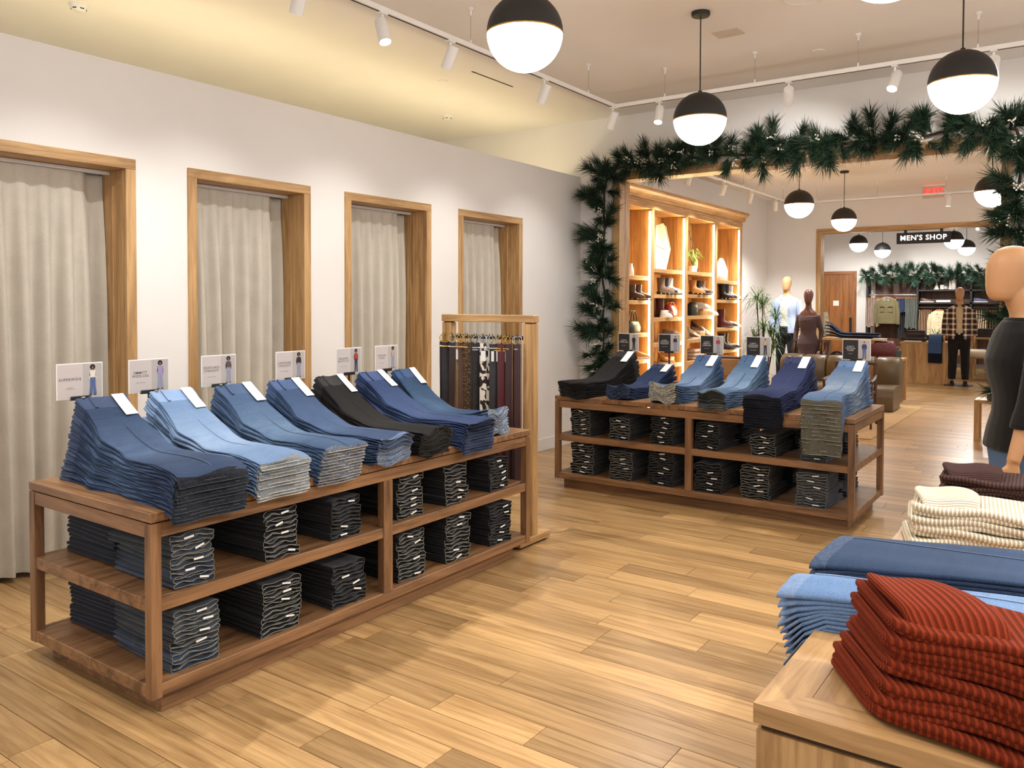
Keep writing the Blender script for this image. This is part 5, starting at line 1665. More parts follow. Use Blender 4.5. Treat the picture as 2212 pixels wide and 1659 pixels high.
def armchair(loc, rz, label):
    c = thing('armchair', label, 'armchair', loc, rz, 'dark wood armchairs')
    dk = M['darkwoodz']
    for sx in (-1, 1):
        MB().tube([(sx * .27, -.24, .0), (sx * .26, -.22, .44)], [.016, .022], 8, flat=.8).build('leg', dk, c, 50)
        MB().tube([(sx * .25, .30, .0), (sx * .24, .25, .42), (sx * .235, .30, .76)], [.016, .022, .018], 8).build('leg', dk, c, 50)
        MB().tube([(sx * .27, -.28, .565), (sx * .27, -.10, .575), (sx * .255, .10, .585), (sx * .24, .26, .60)], [.018, .024, .02, .018], 8, flat=.7).build('arm', M['darkwoody'], c, 50)
        MB().tube([(sx * .26, -.22, .42), (sx * .27, -.24, .57)], .018, 8).build('arm_post', dk, c, 50)
    MB().box(-.245, .245, -.24, .25, .38, .42, .006).build('seat_frame', M['darkwoodx'], c)
    MB().box(-.235, .235, -.235, .22, .42, .475, .022).build('seat_cushion', M['brnleather'], c, 50)
    MB().tube([(-.24, .30, .745), (0, .33, .75), (.24, .30, .745)], [.02, .022, .02], 8).build('top_rail', M['darkwoodx'], c, 50)
    MB().box(-.215, .215, .285, .305, .50, .73, .008).build('backrest', fabric('tan_cane', S(150, 112, 74), 120), c)
    return c
armchair((-2.38, 10.55, .011), 0.05, 'dark wood armchair behind the palest draped jeans')
armchair((-4.00, 10.55, .011), .4, 'dark wood armchair in front of the lit cabinet')

# console behind the sofa
cn = thing('console_table', 'oak display console standing behind the leather sofa', 'console', (-3.1, 13.72, 0))
MB().box(-.92, .78, -.28, .28, .62, .66, .003).build('lower_top', M['oakx'], cn)
MB().box(-.42, .40, -.20, .28, .92, .955, .003).build('upper_shelf', M['oakx'], cn)
for x in (-.90, .72):
    MB().box(x, x + .05, -.26, -.21, 0, .62, .003).build('leg', M['oakz'], cn)
    MB().box(x, x + .05, .21, .26, 0, .62, .003).build('leg', M['oakz'], cn)
MB().box(-.40, -.36, -.18, .26, .66, .92, .003).build('riser_side', M['oakz'], cn)
MB().box(.34, .38, -.18, .26, .66, .92, .003).build('riser_side', M['oakz'], cn)
bag((-3.79, 13.60, .66), .05, M['blkleather'], 'dark slouchy leather tote in front of brown mannequin', .40, .18, .25, .07)
wine = bag((-2.62, 13.60, .66), 0, M['wineleather'], 'wine red tote bag on the console behind the sofa', .42, .18, .27, .0)
boot((-3.53, 13.58, .66), -PI / 2, M['brnleather'], 'dark brown boot beside the slouchy tote, left', .19, group='boots on the console')
boot((-3.44, 13.58, .66), -PI / 2, M['brnleather'], 'dark brown boot beside the slouchy tote, right', .19, group='boots on the console')
tag(MB().ell([(0, 0, 0, .10, .09), (0, 0, .03, .11, .10), (0, 0, .07, .07, .07), (0, 0, .085, .02, .02)], 20).build('folded_scarf', M['blkleather'], None, 60, (-3.28, 13.62, .661)), 'black folded accessory under the console shelf', 'accessory')
for k in range(5):
    tag(MB().box(-.10, .10, -.02, .02, 0, .012, .004).build('folded_belt', M['creamleather'], None, 50, (-2.64, 13.55 + .0, .932 + k * .0125 - .0)), '%s pale striped strap on the wine red tote' % nth(k, 5), 'strap', 'pale straps') if k < 3 else None
sb = thing('handbag', 'small patterned bag beside the wine red tote', 'bag', (-2.40, 13.60, .66))
MB().ell([(0, 0, 0, .05, .05), (0, 0, .10, .055, .05), (0, 0, .13, .045, .03)], 18, p=3).build('body', M['grnleather'], sb, 50)
MB().tube([(-.04, 0, .12), (-.02, 0, .18), (.02, 0, .18), (.04, 0, .12)], .008, 6).build('handle', M['chrome'], sb, 50)
# jeans laid on the console shelf
JC = [denim('console_denim_a', S(40, 52, 78), S(70, 90, 126), .7), denim('console_denim_b', S(110, 140, 176), S(180, 204, 226), .9), denim('console_denim_c', S(34, 40, 56), S(56, 66, 88), .6)]
for k in range(5):
    rings = []
    for j in range(14):
        s = j / 13
        x = -.36 + .80 * s
        z = .957 + .018 * k + .17 * (1 - sstep(0, .35, s)) * (k + 1) / 5
        rings.append([(x + .0 * k, .0 + y, z + zz) for y, zz in [(p[0], p[1] + .008) for p in sellipse(.18 + .03 * (1 - s), .017, 12)]])
    o = MB().loft(rings).build('denim_jeans', JC[(0, 2, 1, 0, 2)[k]], None, 50, (-3.1, 13.66, 0))
    tag(o, '%s jeans of the pile on the console behind the sofa' % nth(k, 5), 'jeans', 'jeans on the console')
def spiky(loc, label, n, L, mat, pot_mat, h0=.1, name='potted_plant', pr=.05):
    p = thing(name, label, 'plant', loc)
    MB().lathe([(pr * .7, 0), (pr, .005), (pr * 1.1, h0 * .9), (pr, h0 * .9), (pr * .95, h0 * .7)], 18).build('pot', pot_mat, p, 50)
    rr = random.Random(int(n * 7 + L * 100))
    for k in range(n):
        a = rr.uniform(0, 2 * PI); el = rr.uniform(.25, 1.2)
        l = L * rr.uniform(.7, 1.1)
        d = Vector((math.cos(a) * math.sin(el), math.sin(a) * math.sin(el), math.cos(el)))
        q0 = Vector((0, 0, h0 * .8)); q1 = q0 + d * l * .55; q2 = q0 + d * l + Vector((0, 0, -l * .25))
        MB().tube([q0, q1, q2], [.007, .010, .001], 4, True, False, .2).build('leaf', mat, p)
    return p
spiky((-2.90, 13.42, .662), 'broad green plant behind the last black sign', 14, .30, M['leaf'], M['ceramic'], .12)
# dracaena
dr = thing('dracaena', 'tall spiky dracaena plant beside the lit cabinet', 'plant', (-4.50, 13.80, 0))
MB().lathe([(.13, 0), (.15, .01), (.17, .30), (.155, .30), (.15, .26)], 24).build('pot', M['ceramic'], dr, 50)
rr = random.Random(77)
for k in range(7):
    a = 2 * PI * k / 7 + .4
    hx, hy = math.cos(a) * .17, math.sin(a) * .17
    ht = (1.28, 1.02, 1.52, .90, 1.62, 1.12, .78)[k]
    MB().tube([(hx * .25, hy * .25, .27), (hx * .7, hy * .7, .27 + (ht - .27) * .5), (hx, hy, ht)], [.014, .012, .009], 7).build('cane', M['twig'], dr, 50)
    lf = MB()
    for j in range(46):
        b_ = rr.uniform(0, 2 * PI); el = rr.uniform(.15, 2.2)
        d = Vector((math.cos(b_) * math.sin(el), math.sin(b_) * math.sin(el), math.cos(el)))
        l = rr.uniform(.24, .38)
        q0 = Vector((hx, hy, ht - rr.uniform(0, .12)))
        lf.tube([q0, q0 + d * l * .55 + Vector((0, 0, .03)), q0 + d * l + Vector((0, 0, -l * .30))], [.006, .0085, .001], 4, True, False, .2)
    lf.build('leaf_crown', M['leaf'], dr)
# bench at the right
bn = thing('oak_bench', 'small light oak bench beside the garland at right', 'bench', (-.62, 10.35, 0))
MB().box(-.40, .40, -.16, .16, .415, .455, .003).build('bench_top', M['oakx'], bn)
for sx in (-1, 1):
    for sy in (-1, 1):
        a, b = sorted((sx * .40, sx * .355)); c, d = sorted((sy * .16, sy * .115))
        MB().box(a, b, c, d, 0, .415, .003).build('leg', M['oakz'], bn)
tag(MB().box(-.10, .10, -.10, .10, 0, .07, .008).build('gift_box', M['darkwoodx'], None, None, (-.80, 10.30, .456)), 'small dark brown box on the oak bench', 'box')
# ------------------------------------------------------------------ last room
ms = thing('hanging_sign', 'black hanging sign reading MEN\'S SHOP under the far opening', 'sign', (-2.36, YB2 + .06, 0))
MB().box(-.42, .42, -.02, .02, 2.545, 2.735, .003).build('board', M['blackmatte'], ms)
for x in (-.28, .28):
    MB().box(x - .022, x + .022, -.012, .012, 2.735, OZ, .001).build('hanger', M['blackmatte'], ms)
lo = place('lettering', text_mesh("MEN'S SHOP", .122, M['signlit'], spacing=1.10, depth=.004, bold=.0012), ms, (0, -.026, 2.640))
lo.rotation_euler = (PI / 2, 0, 0)
def exit_sign(loc, label, sc=1.0):
    e = thing('exit_sign', label, 'exit sign', loc, 0, 'red exit signs')
    MB().box(-.17 * sc, .17 * sc, -.02, .02, -.035, 0, .003).build('housing', M['white'], e)
    q = bpy.data.materials.get('exit_panel')
    if not q:
        n_ = NT('exit_panel'); n_.b.inputs['Base Color'].default_value = S(240, 214, 204); n_.b.inputs['Roughness'].default_value = .15; n_.b.inputs['Transmission Weight'].default_value = .6
        q = n_.m
    MB().box(-.16 * sc, .16 * sc, -.004, .004, -.225 * sc, -.035).build('panel', q, e)
    l_ = place('lettering', text_mesh('EXIT', .13 * sc, M['exit'], spacing=1.1, depth=.002, bold=.003), e, (0, -.008, -.125 * sc))
    l_.rotation_euler = (PI / 2, 0, 0)
exit_sign((-2.12, 14.9, CZ), 'red EXIT sign on the middle-room ceiling')
exit_sign((-5.10, 20.9, CZ), 'red EXIT sign in the last room, left', .75)
MB()
# dark shelving on the far wall
SY = 21.45
su = thing('wall_shelving', 'dark brown wall shelving unit under the silvery garland', 'shelving', (-3.36, SY, 0))
MB().box(-1.0, 2.6, .30, .34, 0.1, 2.15).build('back_panel', M['darkwoodz'], su)
for x in (-1.12, 0.0, 1.12, 2.24):
    MB().box(x - .025, x + .025, -.02, .30, 0, 2.16, .003).build('upright', M['black'], su)
MB().box(0, 2.6, -.02, .30, 1.80, 1.84, .003).build('shelf', M['black'], su)
MB().box(0, 2.6, -.02, .30, 1.50, 1.54, .003).build('shelf', M['black'], su)
MB().box(-1.12, 2.6, -.02, .30, 2.12, 2.16, .003).build('shelf', M['black'], su)
MB().tube([(-1.12, .05, 1.72), (0, .05, 1.72)], .014, 10).build('hanging_rod', M['chrome'], su, 60)
MB().tube([(0, .05, 1.42), (2.6, .05, 1.42)], .014, 10).build('hanging_rod', M['black'], su, 60)
def hang_trousers(x, y, ztop, L, mat, label, group, w=.10):
    r = thing('hanging_trousers', label, 'trousers', (x, y, ztop), rnd(-.1, .1), group)
    MB().tube([(0, 0, .02), (0, 0, .075), (.0, .012, .09)], .002, 5).build('hanger_hook', M['chrome'], r)
    MB().box(-.006, .006, -w, w, 0, .022, .003).build('clip_bar', M['tanleather'], r)
    rings = []
    for j in range(8):
        s = j / 7
        z = -L * s
        th = .013 + .006 * s
        ww = w * (.85 + .25 * s)
        rings.append([(th * math.cos(a) + .006 * math.sin(5 * s + x * 9), ww * math.sin(a), z) for a in [2 * PI * k / 10 for k in range(10)]])
    MB().loft(rings).build('legs', mat, r, 60)
groups = [(-4.48, -4.22, 8, 1.63, .70, (176, 152, 138), 'beige-pink trousers', 'beige-pink trousers on the far rod'),
          (-3.82, -3.63, 6, 1.63, .33, (44, 60, 96), 'navy plaid shorts', 'navy plaid shorts on the far rod'),
          (-3.61, -3.38, 8, 1.63, .72, (110, 116, 108), 'sage grey trousers', 'sage grey trousers on the far rod'),
          (-3.31, -3.06, 7, 1.34, .52, (166, 130, 94), 'tan trousers', 'tan trousers on the lower far rod'),
          (-2.26, -1.94, 8, 1.34, .50, (224, 204, 172), 'cream trousers', 'cream trousers on the lower far rod'),
          (-1.90, -1.74, 4, 1.34, .52, (110, 96, 52), 'olive trousers', 'olive trousers on the lower far rod')]
for a, b, n, z, L, c, nm, gp in groups:
    mt = fabric('cloth_' + nm.replace(' ', '_'), S(*c), 200, .95, .14)
    for k in range(n):
        hang_trousers(a + (b - a) * k / (n - 1), SY + .05, z, L * rnd(.95, 1.04), mt, '%s, %s from the left on the far rod' % (nm, ORDN[k]), gp)
mt = fabric('cloth_black_hanging_jeans', S(30, 32, 38), 200)
for k in range(3):
    hang_trousers(-3.78 + k * .06, SY + .12, 1.30, .62, mt, 'black jeans below the plaid shorts, %s from left' % ORDN[k], 'black jeans on the far rod')
def hang_jacket(x, y, z, w, L, mat, label, pockets=False, btn=None):
    r = thing('hanging_jacket', label, 'jacket', (x, y, z), 0)
    MB().tube([(0, 0, .03), (0, 0, .07), (.012, 0, .085)], .003, 5).build('hanger_hook', M['chrome'], r)
    MB().tube([(-w * .42, 0, -.05), (-.05, 0, .02), (.05, 0, .02), (w * .42, 0, -.05)], .012, 6).build('hanger', M['tanleather'], r, 50)
    rings = []
    for zz, ww, d in ((.0, .10, .03), (-.03, w * .36, .05), (-.08, w * .46, .06), (-.3, w * .45, .065), (-L, w * .47, .065)):
        rings.append(torso_ring(zz, ww, d, 0, 20))
    b_ = MB().loft(rings).build('body', mat, r, 60)
    for s in (-1, 1):
        MB().tube([(s * w * .42, 0, -.08), (s * w * .50, -.01, -L * .5), (s * w * .52, -.02, -L * 1.02)], [.055, .05, .042], 10).build('sleeve', mat, r, 60)
        MB().add([(s * .01, -.045, .005), (s * .07, -.05, .0), (s * .075, -.072, -.085), (s * .03, -.068, -.07), (s * .01, -.04, .005), (s * .07, -.045, .0), (s * .075, -.062, -.085), (s * .03, -.058, -.07)], [(0, 1, 2, 3), (7, 6, 5, 4), (0, 4, 5, 1), (1, 5, 6, 2), (2, 6, 7, 3), (3, 7, 4, 0)]).build('collar', mat if not pockets else M['blkleather'], r)
        if pockets:
            MB().box(s * .09 - .05, s * .09 + .05, -.080, -.058, -.34, -.22, .004).build('pocket', mat, r)
            MB().box(s * .09 - .052, s * .09 + .052, -.084, -.056, -.235, -.205, .003).build('pocket_flap', M['blkleather'], r)
    for k in range(4):
        MB().lathe([(.001, .004), (.009, .002), (.009, -.003)], 8, (btn or 0, -.066, -.16 - k * .09)).build('button', M['blkleather'], r)
hang_jacket(-4.03, SY - .02, 1.64, .50, .62, fabric('olive_twill', S(104, 96, 66), 200), 'olive field jacket with black collar on the far rod', True)
hang_jacket(-2.88, SY - .06, 1.34, .42, .56, fabric('cream_cardigan', S(222, 206, 172), 200), 'cream cardigan hanging behind the plaid mannequin')
# objects on the dark shelves
def cer(name, prof, x, z, label, n=22):
    tag(MB().lathe(prof, n).build(name, M['ceramic'], None, 45, (x, SY + .10, z)), label, 'ornament', 'white ceramics on the dark shelf')
cer('ceramic_cone', [(.065, 0), (.06, .01), (.004, .18)], -2.97, 1.842, 'white ceramic cone, leftmost on the dark shelf')
cer('cup', [(.03, 0), (.045, .005), (.052, .11), (.046, .11), (.04, .02)], -2.85, 1.842, 'white ceramic cup beside the leftmost cone')
cer('ball', [(.002, 0), (.03, .01), (.042, .04), (.03, .075), (.002, .084)], -2.765, 1.842, 'white ceramic ball between cup and cone')
cer('ceramic_cone', [(.04, 0), (.035, .01), (.003, .23)], -2.69, 1.842, 'slim white ceramic cone beside the vase')
cer('vase', [(.05, 0), (.055, .005), (.055, .20), (.048, .215), (.045, .2)], -2.61, 1.842, 'white ceramic cylinder vase on the dark shelf')
cer('ceramic_cone', [(.055, 0), (.05, .01), (.03, .08), (.032, .085), (.004, .18)], -1.86, 1.842, 'white ceramic cone at the right end of shelf')
low_shoe((-3.28, SY + .06, 1.542), 0.05, M['brnleather'], 'brown sneaker on the dark shelf', 0, .30)
low_shoe((-2.17, SY + .06, 1.542), 0.05, fabric('blue_grey_suede', S(104, 108, 138), 200), 'blue-grey sneaker on the dark shelf', 0, .30)
tag(MB().box(-.15, .15, -.1, .1, 0, .05, .004).build('white_box', M['paper'], None, None, (-2.81, SY + .08, 1.542)), 'flat white box on the dark shelf', 'box')
# block table with folded goods
bk = thing('block_table', 'large oak block table in front of the dark shelving', 'display table', (-2.545, 17.45, 0))
MB().box(-.41, .41, -.45, .45, 0, .775, .003).build('block', M['oakz'], bk)
MB().box(-.415, .415, -.455, .455, .745, .78, .003).build('table_top', M['oakx'], bk)
gk = fabric('grey_brown_knit', S(92, 80, 76), 160)
for k in range(5):
    tag(MB().box(-.17, .17, -.13, .13, 0, .042, .018).build('folded_sweater', gk if k % 2 else fabric('dark_grey_knit%d' % k, S(62, 54, 56), 160), None, 60, (-2.72 + .012 * (k % 2), 17.22, .782 + k * .043), .06 * (k - 2)), '%s folded dark knit on the oak block table' % nth(k, 5), 'sweater', 'folded knits on the block table')
tag(MB().box(-.2, .1, -.08, .08, 0, .02, .006).build('folded_tee', M['paper'], None, None, (-2.68, 17.06, .782)), 'white folded tee at the edge of the block table', 'tee')
spiky((-2.40, 17.45, .782), 'bright green plant on the oak block table', 18, .34, M['leaf2'], M['ceramic'], .10)
# jeans hung over the block table edge
dj = thing('draped_jeans', 'blue jeans hung over the front of the oak block table', 'jeans', (-2.345, 17.0, 0))
path = [(.30, .79), (.15, .83), (.04, .90), (-.03, .86), (-.045, .7), (-.045, .55), (-.04, .41)]
def drape(path, w, th, mat, nm, par):
    rings = []
    for k, (y, z) in enumerate(path):
        rings.append([(-w / 2, y - th, z), (w / 2, y - th, z), (w / 2, y + th, z + (.006 if k < 3 else 0)), (-w / 2, y + th, z)])
    MB().loft(rings).build(nm, mat, par, 60)
drape([(.30, .80), (.15, .86), (.04, .93), (-.05, .88), (-.075, .75), (-.07, .58)], .22, .012, denim('hung_denim', S(66, 96, 150), S(110, 146, 196), .8), 'upper_leg', dj)
drape([(.30, .785), (.15, .82), (.02, .86), (-.035, .80), (-.04, .6), (-.04, .40)], .235, .012, denim('hung_denim_dark', S(26, 30, 44), S(44, 50, 66), .5), 'lower_leg', dj)
# right-hand table and stools of the last room
rt = thing('oak_table', 'oak table at right behind the plaid mannequin', 'display table', (-1.45, 19.2, 0))
MB().box(-.55, .8, -.3, .4, .79, .83, .003).build('table_top', M['oakx'], rt)
for x in (-.53, .74):
    for y in (-.28, .34):
        MB().box(x, x + .05, y, y + .05, 0, .79, .003).build('leg', M['oakz'], rt)
for k in range(4):
    tag(MB().box(-.16, .16, -.13, .13, 0, .042, .016).build('folded_sweater', fabric('charcoal_knit%d' % k, S(58, 52, 50), 160), None, 60, (-1.75, 19.05, .832 + k * .043), .05 * k), '%s folded charcoal knit on the right oak table' % nth(k, 4), 'sweater', 'folded knits on the right oak table')
def stool(loc, label):
    s_ = thing('oak_stool', label, 'stool', loc, .1, 'cushioned stools')
    for sx in (-1, 1):
        for sy in (-1, 1):
            MB().box(sx * .17 - .028, sx * .17 + .028, sy * .17 - .028, sy * .17 + .028, 0, .44, .003).build('leg', M['oakz'], s_)
    MB().box(-.2, .2, -.2, .2, .44, .47, .003).build('seat_frame', M['oakx'], s_)
    MB().ell([(0, 0, .47, .2, .2), (0, 0, .50, .215, .215), (0, 0, .57, .21, .21), (0, 0, .61, .14, .14)], 22, p=4).build('cushion', M['creamleather'], s_, 60)
stool((-1.80, 18.35, 0), 'cushioned oak stool right of the plaid mannequin')
stool((-2.22, 18.60, 0), 'cushioned oak stool behind the plaid mannequin')
# ------------------------------------------------------------------ foreground table with knitwear
FX0, FY0 = -0.505, 1.50
FW, FD = 1.25, 2.15
fg = thing('sweater_table', 'light oak box table in the right foreground', 'display table', (FX0, FY0, 0))
fw = .085
MB().prism([(0, 0), (FW, 0), (FW - fw, fw), (fw, fw)], 2, .712, .75).build('top_border', M['oakx'], fg)
MB().prism([(0, FD), (FW, FD), (FW - fw, FD - fw), (fw, FD - fw)], 2, .712, .75).build('top_border', M['oakx'], fg)
MB().prism([(0, 0), (fw, fw), (fw, FD - fw), (0, FD)], 2, .712, .75).build('top_border', M['oaky'], fg)
MB().prism([(FW, 0), (FW - fw, fw), (FW - fw, FD - fw), (FW, FD)], 2, .712, .75).build('top_border', M['oaky'], fg)
for k in range(5):
    w_ = (FW - 2 * fw) / 5
    MB().box(fw + k * w_ + .0006, fw + (k + 1) * w_ - .0006, fw + .0006, FD - fw - .0006, .714, .7497, .0005).build('top_board', M['oaky'], fg)
MB().box(.012, FW - .012, .012, FD - .012, .700, .712).build('shadow_gap', M['grout'], fg)
nb = 5
for k in range(nb):
    a, b = .004 + (FW - .008) * k / nb, .004 + (FW - .008) * (k + 1) / nb
    MB().box(a + .0004, b - .0004, .004, .024, 0, .700, .001).build('front_board', M['oakz'], fg)
for k in range(9):
    a, b = .024 + (FD - .048) * k / 9, .024 + (FD - .048) * (k + 1) / 9
    MB().box(.004, .024, a + .0004, b - .0004, 0, .700, .001).build('side_board', M['oakz'], fg)
MB().box(FW - .024, FW - .004, .024, FD - .024, 0, .70).build('side_panel', M['oakz'], fg)
MB().box(.004, FW - .004, FD - .024, FD - .004, 0, .70).build('back_panel', M['oakz'], fg)

def knit(name, c, freq=900.0, axis=0):
    """ribs follow UV.y around the fold"""
    q = NT(name)
    tc = q.n('ShaderNodeTexCoord')
    sp = q.n('ShaderNodeSeparateXYZ'); q.l(tc.outputs['UV'], sp.inputs[0])
    a = q.n('ShaderNodeMath', operation='MULTIPLY'); a.inputs[1].default_value = freq; q.l(sp.outputs[axis], a.inputs[0])
    s = q.n('ShaderNodeMath', operation='SINE'); q.l(a.outputs[0], s.inputs[0])
    v = q.coords('Object', (1, 1, 1), 3.0)
    nz = q.noise(v, 300, 2)
    hi = tuple(min(1, x * 1.10) for x in c[:3]) + (1,)
    lo = tuple(x * .58 for x in c[:3]) + (1,)
    cr = q.ramp(s.outputs[0], [(0.0, lo), (0.35, c), (1.0, hi)])
    mm = q.n('ShaderNodeMixRGB', blend_type='MULTIPLY'); mm.inputs[0].default_value = .5
    q.l(cr.outputs[0], mm.inputs[1]); q.l(q.ramp(nz, [(.3, (.7, .7, .7, 1)), (.7, (1.15, 1.15, 1.15, 1))]).outputs[0], mm.inputs[2])
    q.l(mm.outputs[0], q.b.inputs['Base Color'])
    q.b.inputs['Roughness'].default_value = .95
    q.b.inputs['Specular IOR Level'].default_value = .15
    q.b.inputs['Sheen Weight'].default_value = .0
    ad = q.n('ShaderNodeMath', operation='MULTIPLY_ADD'); q.l(nz, ad.inputs[0]); ad.inputs[1].default_value = .3; q.l(s.outputs[0], ad.inputs[2])
    q.bump(ad.outputs[0], .5, .003)
    return q.m

def folded_sweater(loc, rz, W, D, T, mat, label, group, seed, sleeve=False, sl_mat=None, drop=0.0, roll=1.0, shear=0.0):
    """folded knit: W along local x, rolled fold at y=0, D back along y; two cloth layers joined at the roll"""
    rr = random.Random(seed)
    r = thing('folded_sweater', label, 'sweater', loc, rz, group)
    m, NS = 24, 34
    ph = rr.uniform(0, 6)
    mb = MB()
    for L in (0, 1):
        rings = []
        tk = T * .5
        xs_ = []
        rad = tk * .55
        for k in range(5):
            th_ = PI / 2 * k / 4
            xs_.append((-W / 2 + rad * (1 - math.sin(th_)), max(.12, math.sin(th_))))
        xs_ = [(x, e) for x, e in zip([-W / 2 + rad * (1 - math.cos(PI / 2 * k / 4)) for k in range(5)], [max(.15, math.sin(PI / 2 * k / 4)) for k in range(5)])]
        nm_ = 30
        body_x = [(-W / 2 + rad + (W - 2 * rad) * (k + 1) / (nm_ + 1), 1.0) for k in range(nm_)]
        xs_ = xs_ + body_x + [(-x, e) for x, e in reversed(xs_)]
        jit = rr.uniform(-.006, .006)
        for x, endt in xs_:
            s = x / W + .5
            ring = []
            dd = W / 2 - abs(x)
            ins = .035 - math.sqrt(max(0.0, .035 ** 2 - max(0.0, .035 - dd) ** 2))
            for vy, vz in slab(D - 2 * ins, tk * .97, 30):
                y = D * .5 + vy
                fr = sstep(.30, 0.0, y / D)
                z = tk * (.5 + L) + vz * endt * (1 + .30 * fr * roll)
                wv = .010 * math.sin(2.6 * s + 1.1) * .5 + .004 * math.sin(6.5 * s + ph) + .0022 * math.sin(13 * s + ph * 2 + L)
                wv -= drop * max(0.0, s - .45) ** 2 * 2.2
                ring.append((x + jit * L - shear * y * (.35 + .65 * (1 - s)), y + .006 * math.sin(5 * s + ph + L * .8) - .006 * L * fr, max(z + wv * (.4 + .6 * fr), .0004)))
            rings.append(ring)
        mb.loft(rings)
    mb.build('body', mat, r, 55)
    if sleeve:
        rg = []
        for k in range(16):
            s = k / 15
            c = Vector((-W * (.30 - .10 * s) - shear * D * (.98 - .90 * s) * .8, D * (.98 - .90 * s), T + .010 + .012 * math.sin(PI * s)))
            if s > .85:
                c.z -= .03 * (s - .85) / .15
            wd = W * (.40 + .10 * math.sin(PI * s))
            rg.append([c + Vector((p[0], p[0] * .16, p[1] + .004 * math.sin(p[0] * 40))) for p in slab(wd, .018, 30)])
        MB().loft(rg).build('sleeve', sl_mat or mat, r, 55)
    return r
RUST = knit('rust_rib_knit', S(140, 54, 28), 226.0)
RUST2 = knit('rust_rib_sleeve', S(144, 56, 30), 200.0, 1)
ang = math.atan2(.77, .64)
n = 7
for i in range(n):
    z = .7515 + i * .0255
    folded_sweater((-.110 + .004 * i + random.uniform(-.010, .010), 1.525 + .004 * i + random.uniform(-.004, .004), z), -.12 + random.uniform(-.05, .05), .38, .21, .0255, RUST, '%s rust ribbed sweater of the foreground pile' % nth(i, n), 'rust sweaters', 700 + i, i == n - 1, RUST2, .028, 1.0, .75)
CREAM = knit('cream_rib_knit', S(240, 226, 200), 240.0)
BRN = knit('brown_rib_knit', S(80, 58, 54), 250.0)
for i in range(4):
    folded_sweater((-.27 + .01 * (i % 2), 2.76 + .006 * i, .7515 + i * .031), .25 - .05 * i, .36, .26, .031, CREAM, '%s cream ribbed sweater on the foreground table' % nth(i, 4), 'cream sweaters', 720 + i, i == 3, None, .03)
for i in range(5):
    folded_sweater((-.24 + .012 * (i % 2), 3.22 + .006 * i, .7515 + i * .026), .2 - .04 * i, .38, .26, .026, BRN, '%s dark brown ribbed sweater on the foreground table' % nth(i, 5), 'dark brown sweaters', 740 + i, i == 4, None, .03)

# jeans laid across the table with the legs hanging over the left edge
def cross_jeans(yc0, yc1, w, n, mat, hem, colour, seed, th, xh, zend, group, x1=.55, droop=.03):
    rr = random.Random(seed)
    NS, m = 30, 18
    for i in range(n):
        f = (i + .5) / n
        body, hm = MB(), MB()
        rings = []
        xe = xh + (.03 * (1 - f)) + rr.uniform(-.006, .006)
        for k in range(NS):
            s = k / (NS - 1)
            x = x1 + (xe - x1) * s
            z = .7525 + th * (i + .5)
            over = max(0.0, (FX0 + .02) - x)
            z -= over * (1 - f) * zend + over * over * 6 * (1 - f)
            yc = yc1 + (yc0 - yc1) * s
            sec = slab(w + rr.uniform(-.002, .002), th * .96, 24)
            ring = []
            for v, nn in sec:
                q_ = 2 * v / w
                edge = -droop * (abs(q_) ** 3) * sstep(.55, 1.0, s) * f
                wv = .004 * math.sin(q_ * 3 + seed + s * 4) + .0015 * math.sin(q_ * 8 + i)
                ring.append((x + (.012 * q_ if s > .95 else 0), yc + v, z + nn + edge + wv * sstep(.2, .6, s)))
            rings.append(ring)
        body.loft(rings[:-1])
        m = len(rings[-1])
        c = sum((Vector(p) for p in rings[-1]), Vector()) / m
        sc = lambda R, k, dx=0: [c + (Vector(p) - c) * k + Vector((dx, 0, 0)) for p in R]
        hm.loft([rings[-2], sc(rings[-1], 1.03), sc(rings[-1], .94), sc(rings[-1], .9, .012)])
        o = body.build('denim_jeans', mat, None, 50)
        tag(o, '%s %s jeans laid across the foreground table' % (nth(i, n), colour), 'jeans', group)
        hm.build('hem', hem, o, 50)
        if i == n - 1:
            for off in (.36, ):
                pts = [Vector(r[int(m * .25)]) for r in rings]
                st = []
                for k in range(0, NS - 1):
                    ring = rings[k]
                    p = Vector(ring[6])
                    st.append(p + Vector((0, 0, .0016)))
                MB().tube(st, .0016, 5).build('side_seam', fabric('seam_' + colour.replace(' ', '_'), S(150, 172, 204) if 'light' in colour else S(96, 112, 136), 400), o)
LJ = denim('laid_light_denim', S(110, 146, 196), S(164, 194, 230), .9)
DJN = denim('laid_dark_denim', S(54, 72, 102), S(88, 112, 148), .7)
cross_jeans(1.985, 2.14, .15, 9, LJ, hemmat('laid_light_hem', S(104, 132, 172), S(190, 200, 210)), 'light blue', 3, .0105, -.585, .9, 'light jeans on the foreground table', droop=.02)
cross_jeans(2.31, 2.44, .30, 8, DJN, hemmat('laid_dark_hem', S(52, 68, 94), S(130, 145, 170)), 'dark blue', 8, .0125, -.575, .6, 'dark jeans on the foreground table', droop=.025)
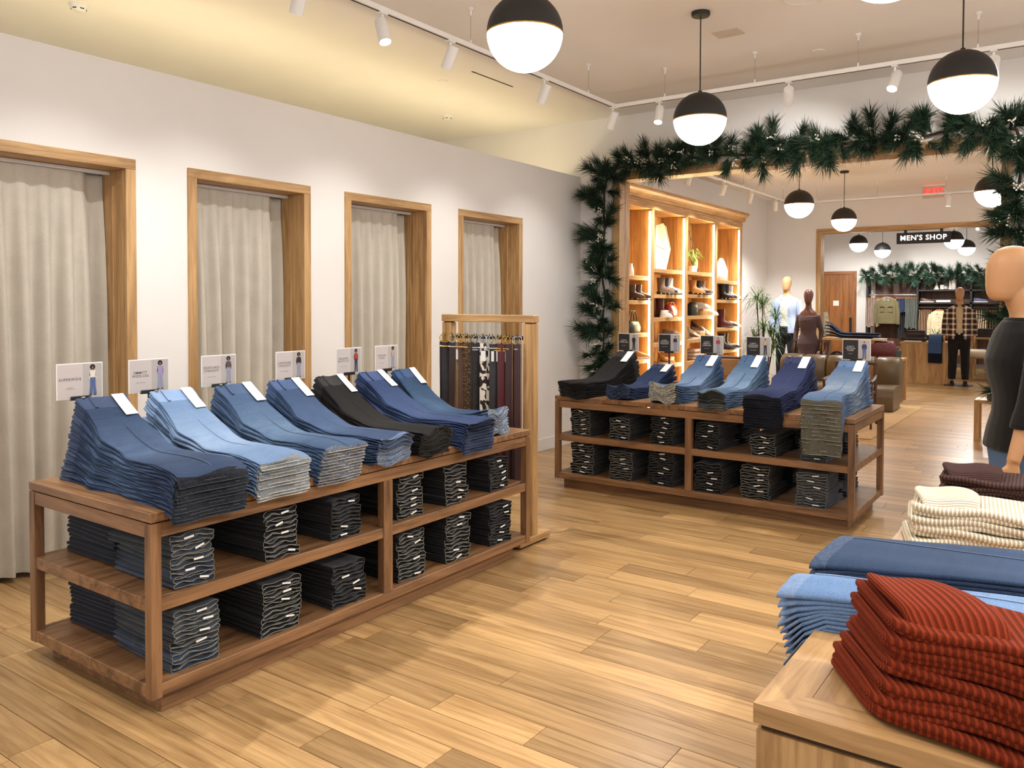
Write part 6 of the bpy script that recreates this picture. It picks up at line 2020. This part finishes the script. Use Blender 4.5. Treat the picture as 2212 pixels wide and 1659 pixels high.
# ------------------------------------------------------------------ small ceiling and wall fittings
def smoke(loc, label):
    s_ = thing('smoke_detector', label, 'smoke detector', loc, 0, 'smoke detectors')
    MB().lathe([(.055, 0), (.056, -.012), (.050, -.022)], 28).build('base', M['white'], s_, 40)
    MB().lathe([(.050, -.022), (.046, -.034), (.030, -.045), (.004, -.048)], 28).build('cover', M['white'], s_, 40)
    for k in range(6):
        a = 2 * PI * k / 6
        MB().box(.036, .047, -.012, .012, -.036, -.027, .001).build('vent_slot', M['black'], s_, None, None, a)
smoke((-5.47, 2.77, CZ), 'round smoke detector at the upper left of the ceiling')
smoke((-5.52, 6.61, CZ), 'round smoke detector above the farthest doorways')
def disc(loc, r, name, label, cat):
    tag(MB().lathe([(r, 0), (r, -.004), (r * .96, -.007), (.004, -.007)], 32).build(name, M['ceil'], None, 40, loc), label, cat)
disc((-4.70, 5.56, CZ), .045, 'sprinkler_cover', 'small round ceiling cap near the slot diffuser', 'sprinkler cover')
disc((-1.75, 6.57, CZ), .05, 'sprinkler_cover', 'small round ceiling cap right of the middle pendant', 'sprinkler cover')
sp = thing('ceiling_speaker', 'round ceiling speaker cut by the picture top', 'speaker', (-1.52, 5.36, CZ))
MB().lathe([(.14, 0), (.14, -.006), (.125, -.010), (.122, -.006)], 36, caps=False).build('bezel', M['white'], sp, 40)
MB().lathe([(.123, -.007), (.004, -.009)], 36).build('grille', M['ceil'], sp, 40)
tag(MB().box(-.006, .006, 0, .60, -.004, 0, .001).build('slot_diffuser', M['grout'], None, None, (-4.30, 5.47, CZ)), 'thin linear air slot in the ceiling', 'air slot')
tag(MB().box(-.10, .10, -.08, .08, -.006, 0, .002).build('access_plate', plain('ceiling_plate', S(214, 204, 186), .8), None, None, (-2.17, 5.76, CZ)), 'square ceiling access plate right of the pendant canopy', 'access plate')
ou = thing('wall_outlet', 'white wall outlet near the corner behind the front table', 'outlet', (XW, 7.36, .385))
MB().box(0, .006, -.038, .038, -.058, .058, .002).build('cover_plate', M['white'], ou)
for z in (-.024, .024):
    MB().box(.005, .009, -.017, .017, z - .015, z + .015, .002).build('socket', M['white'], ou)
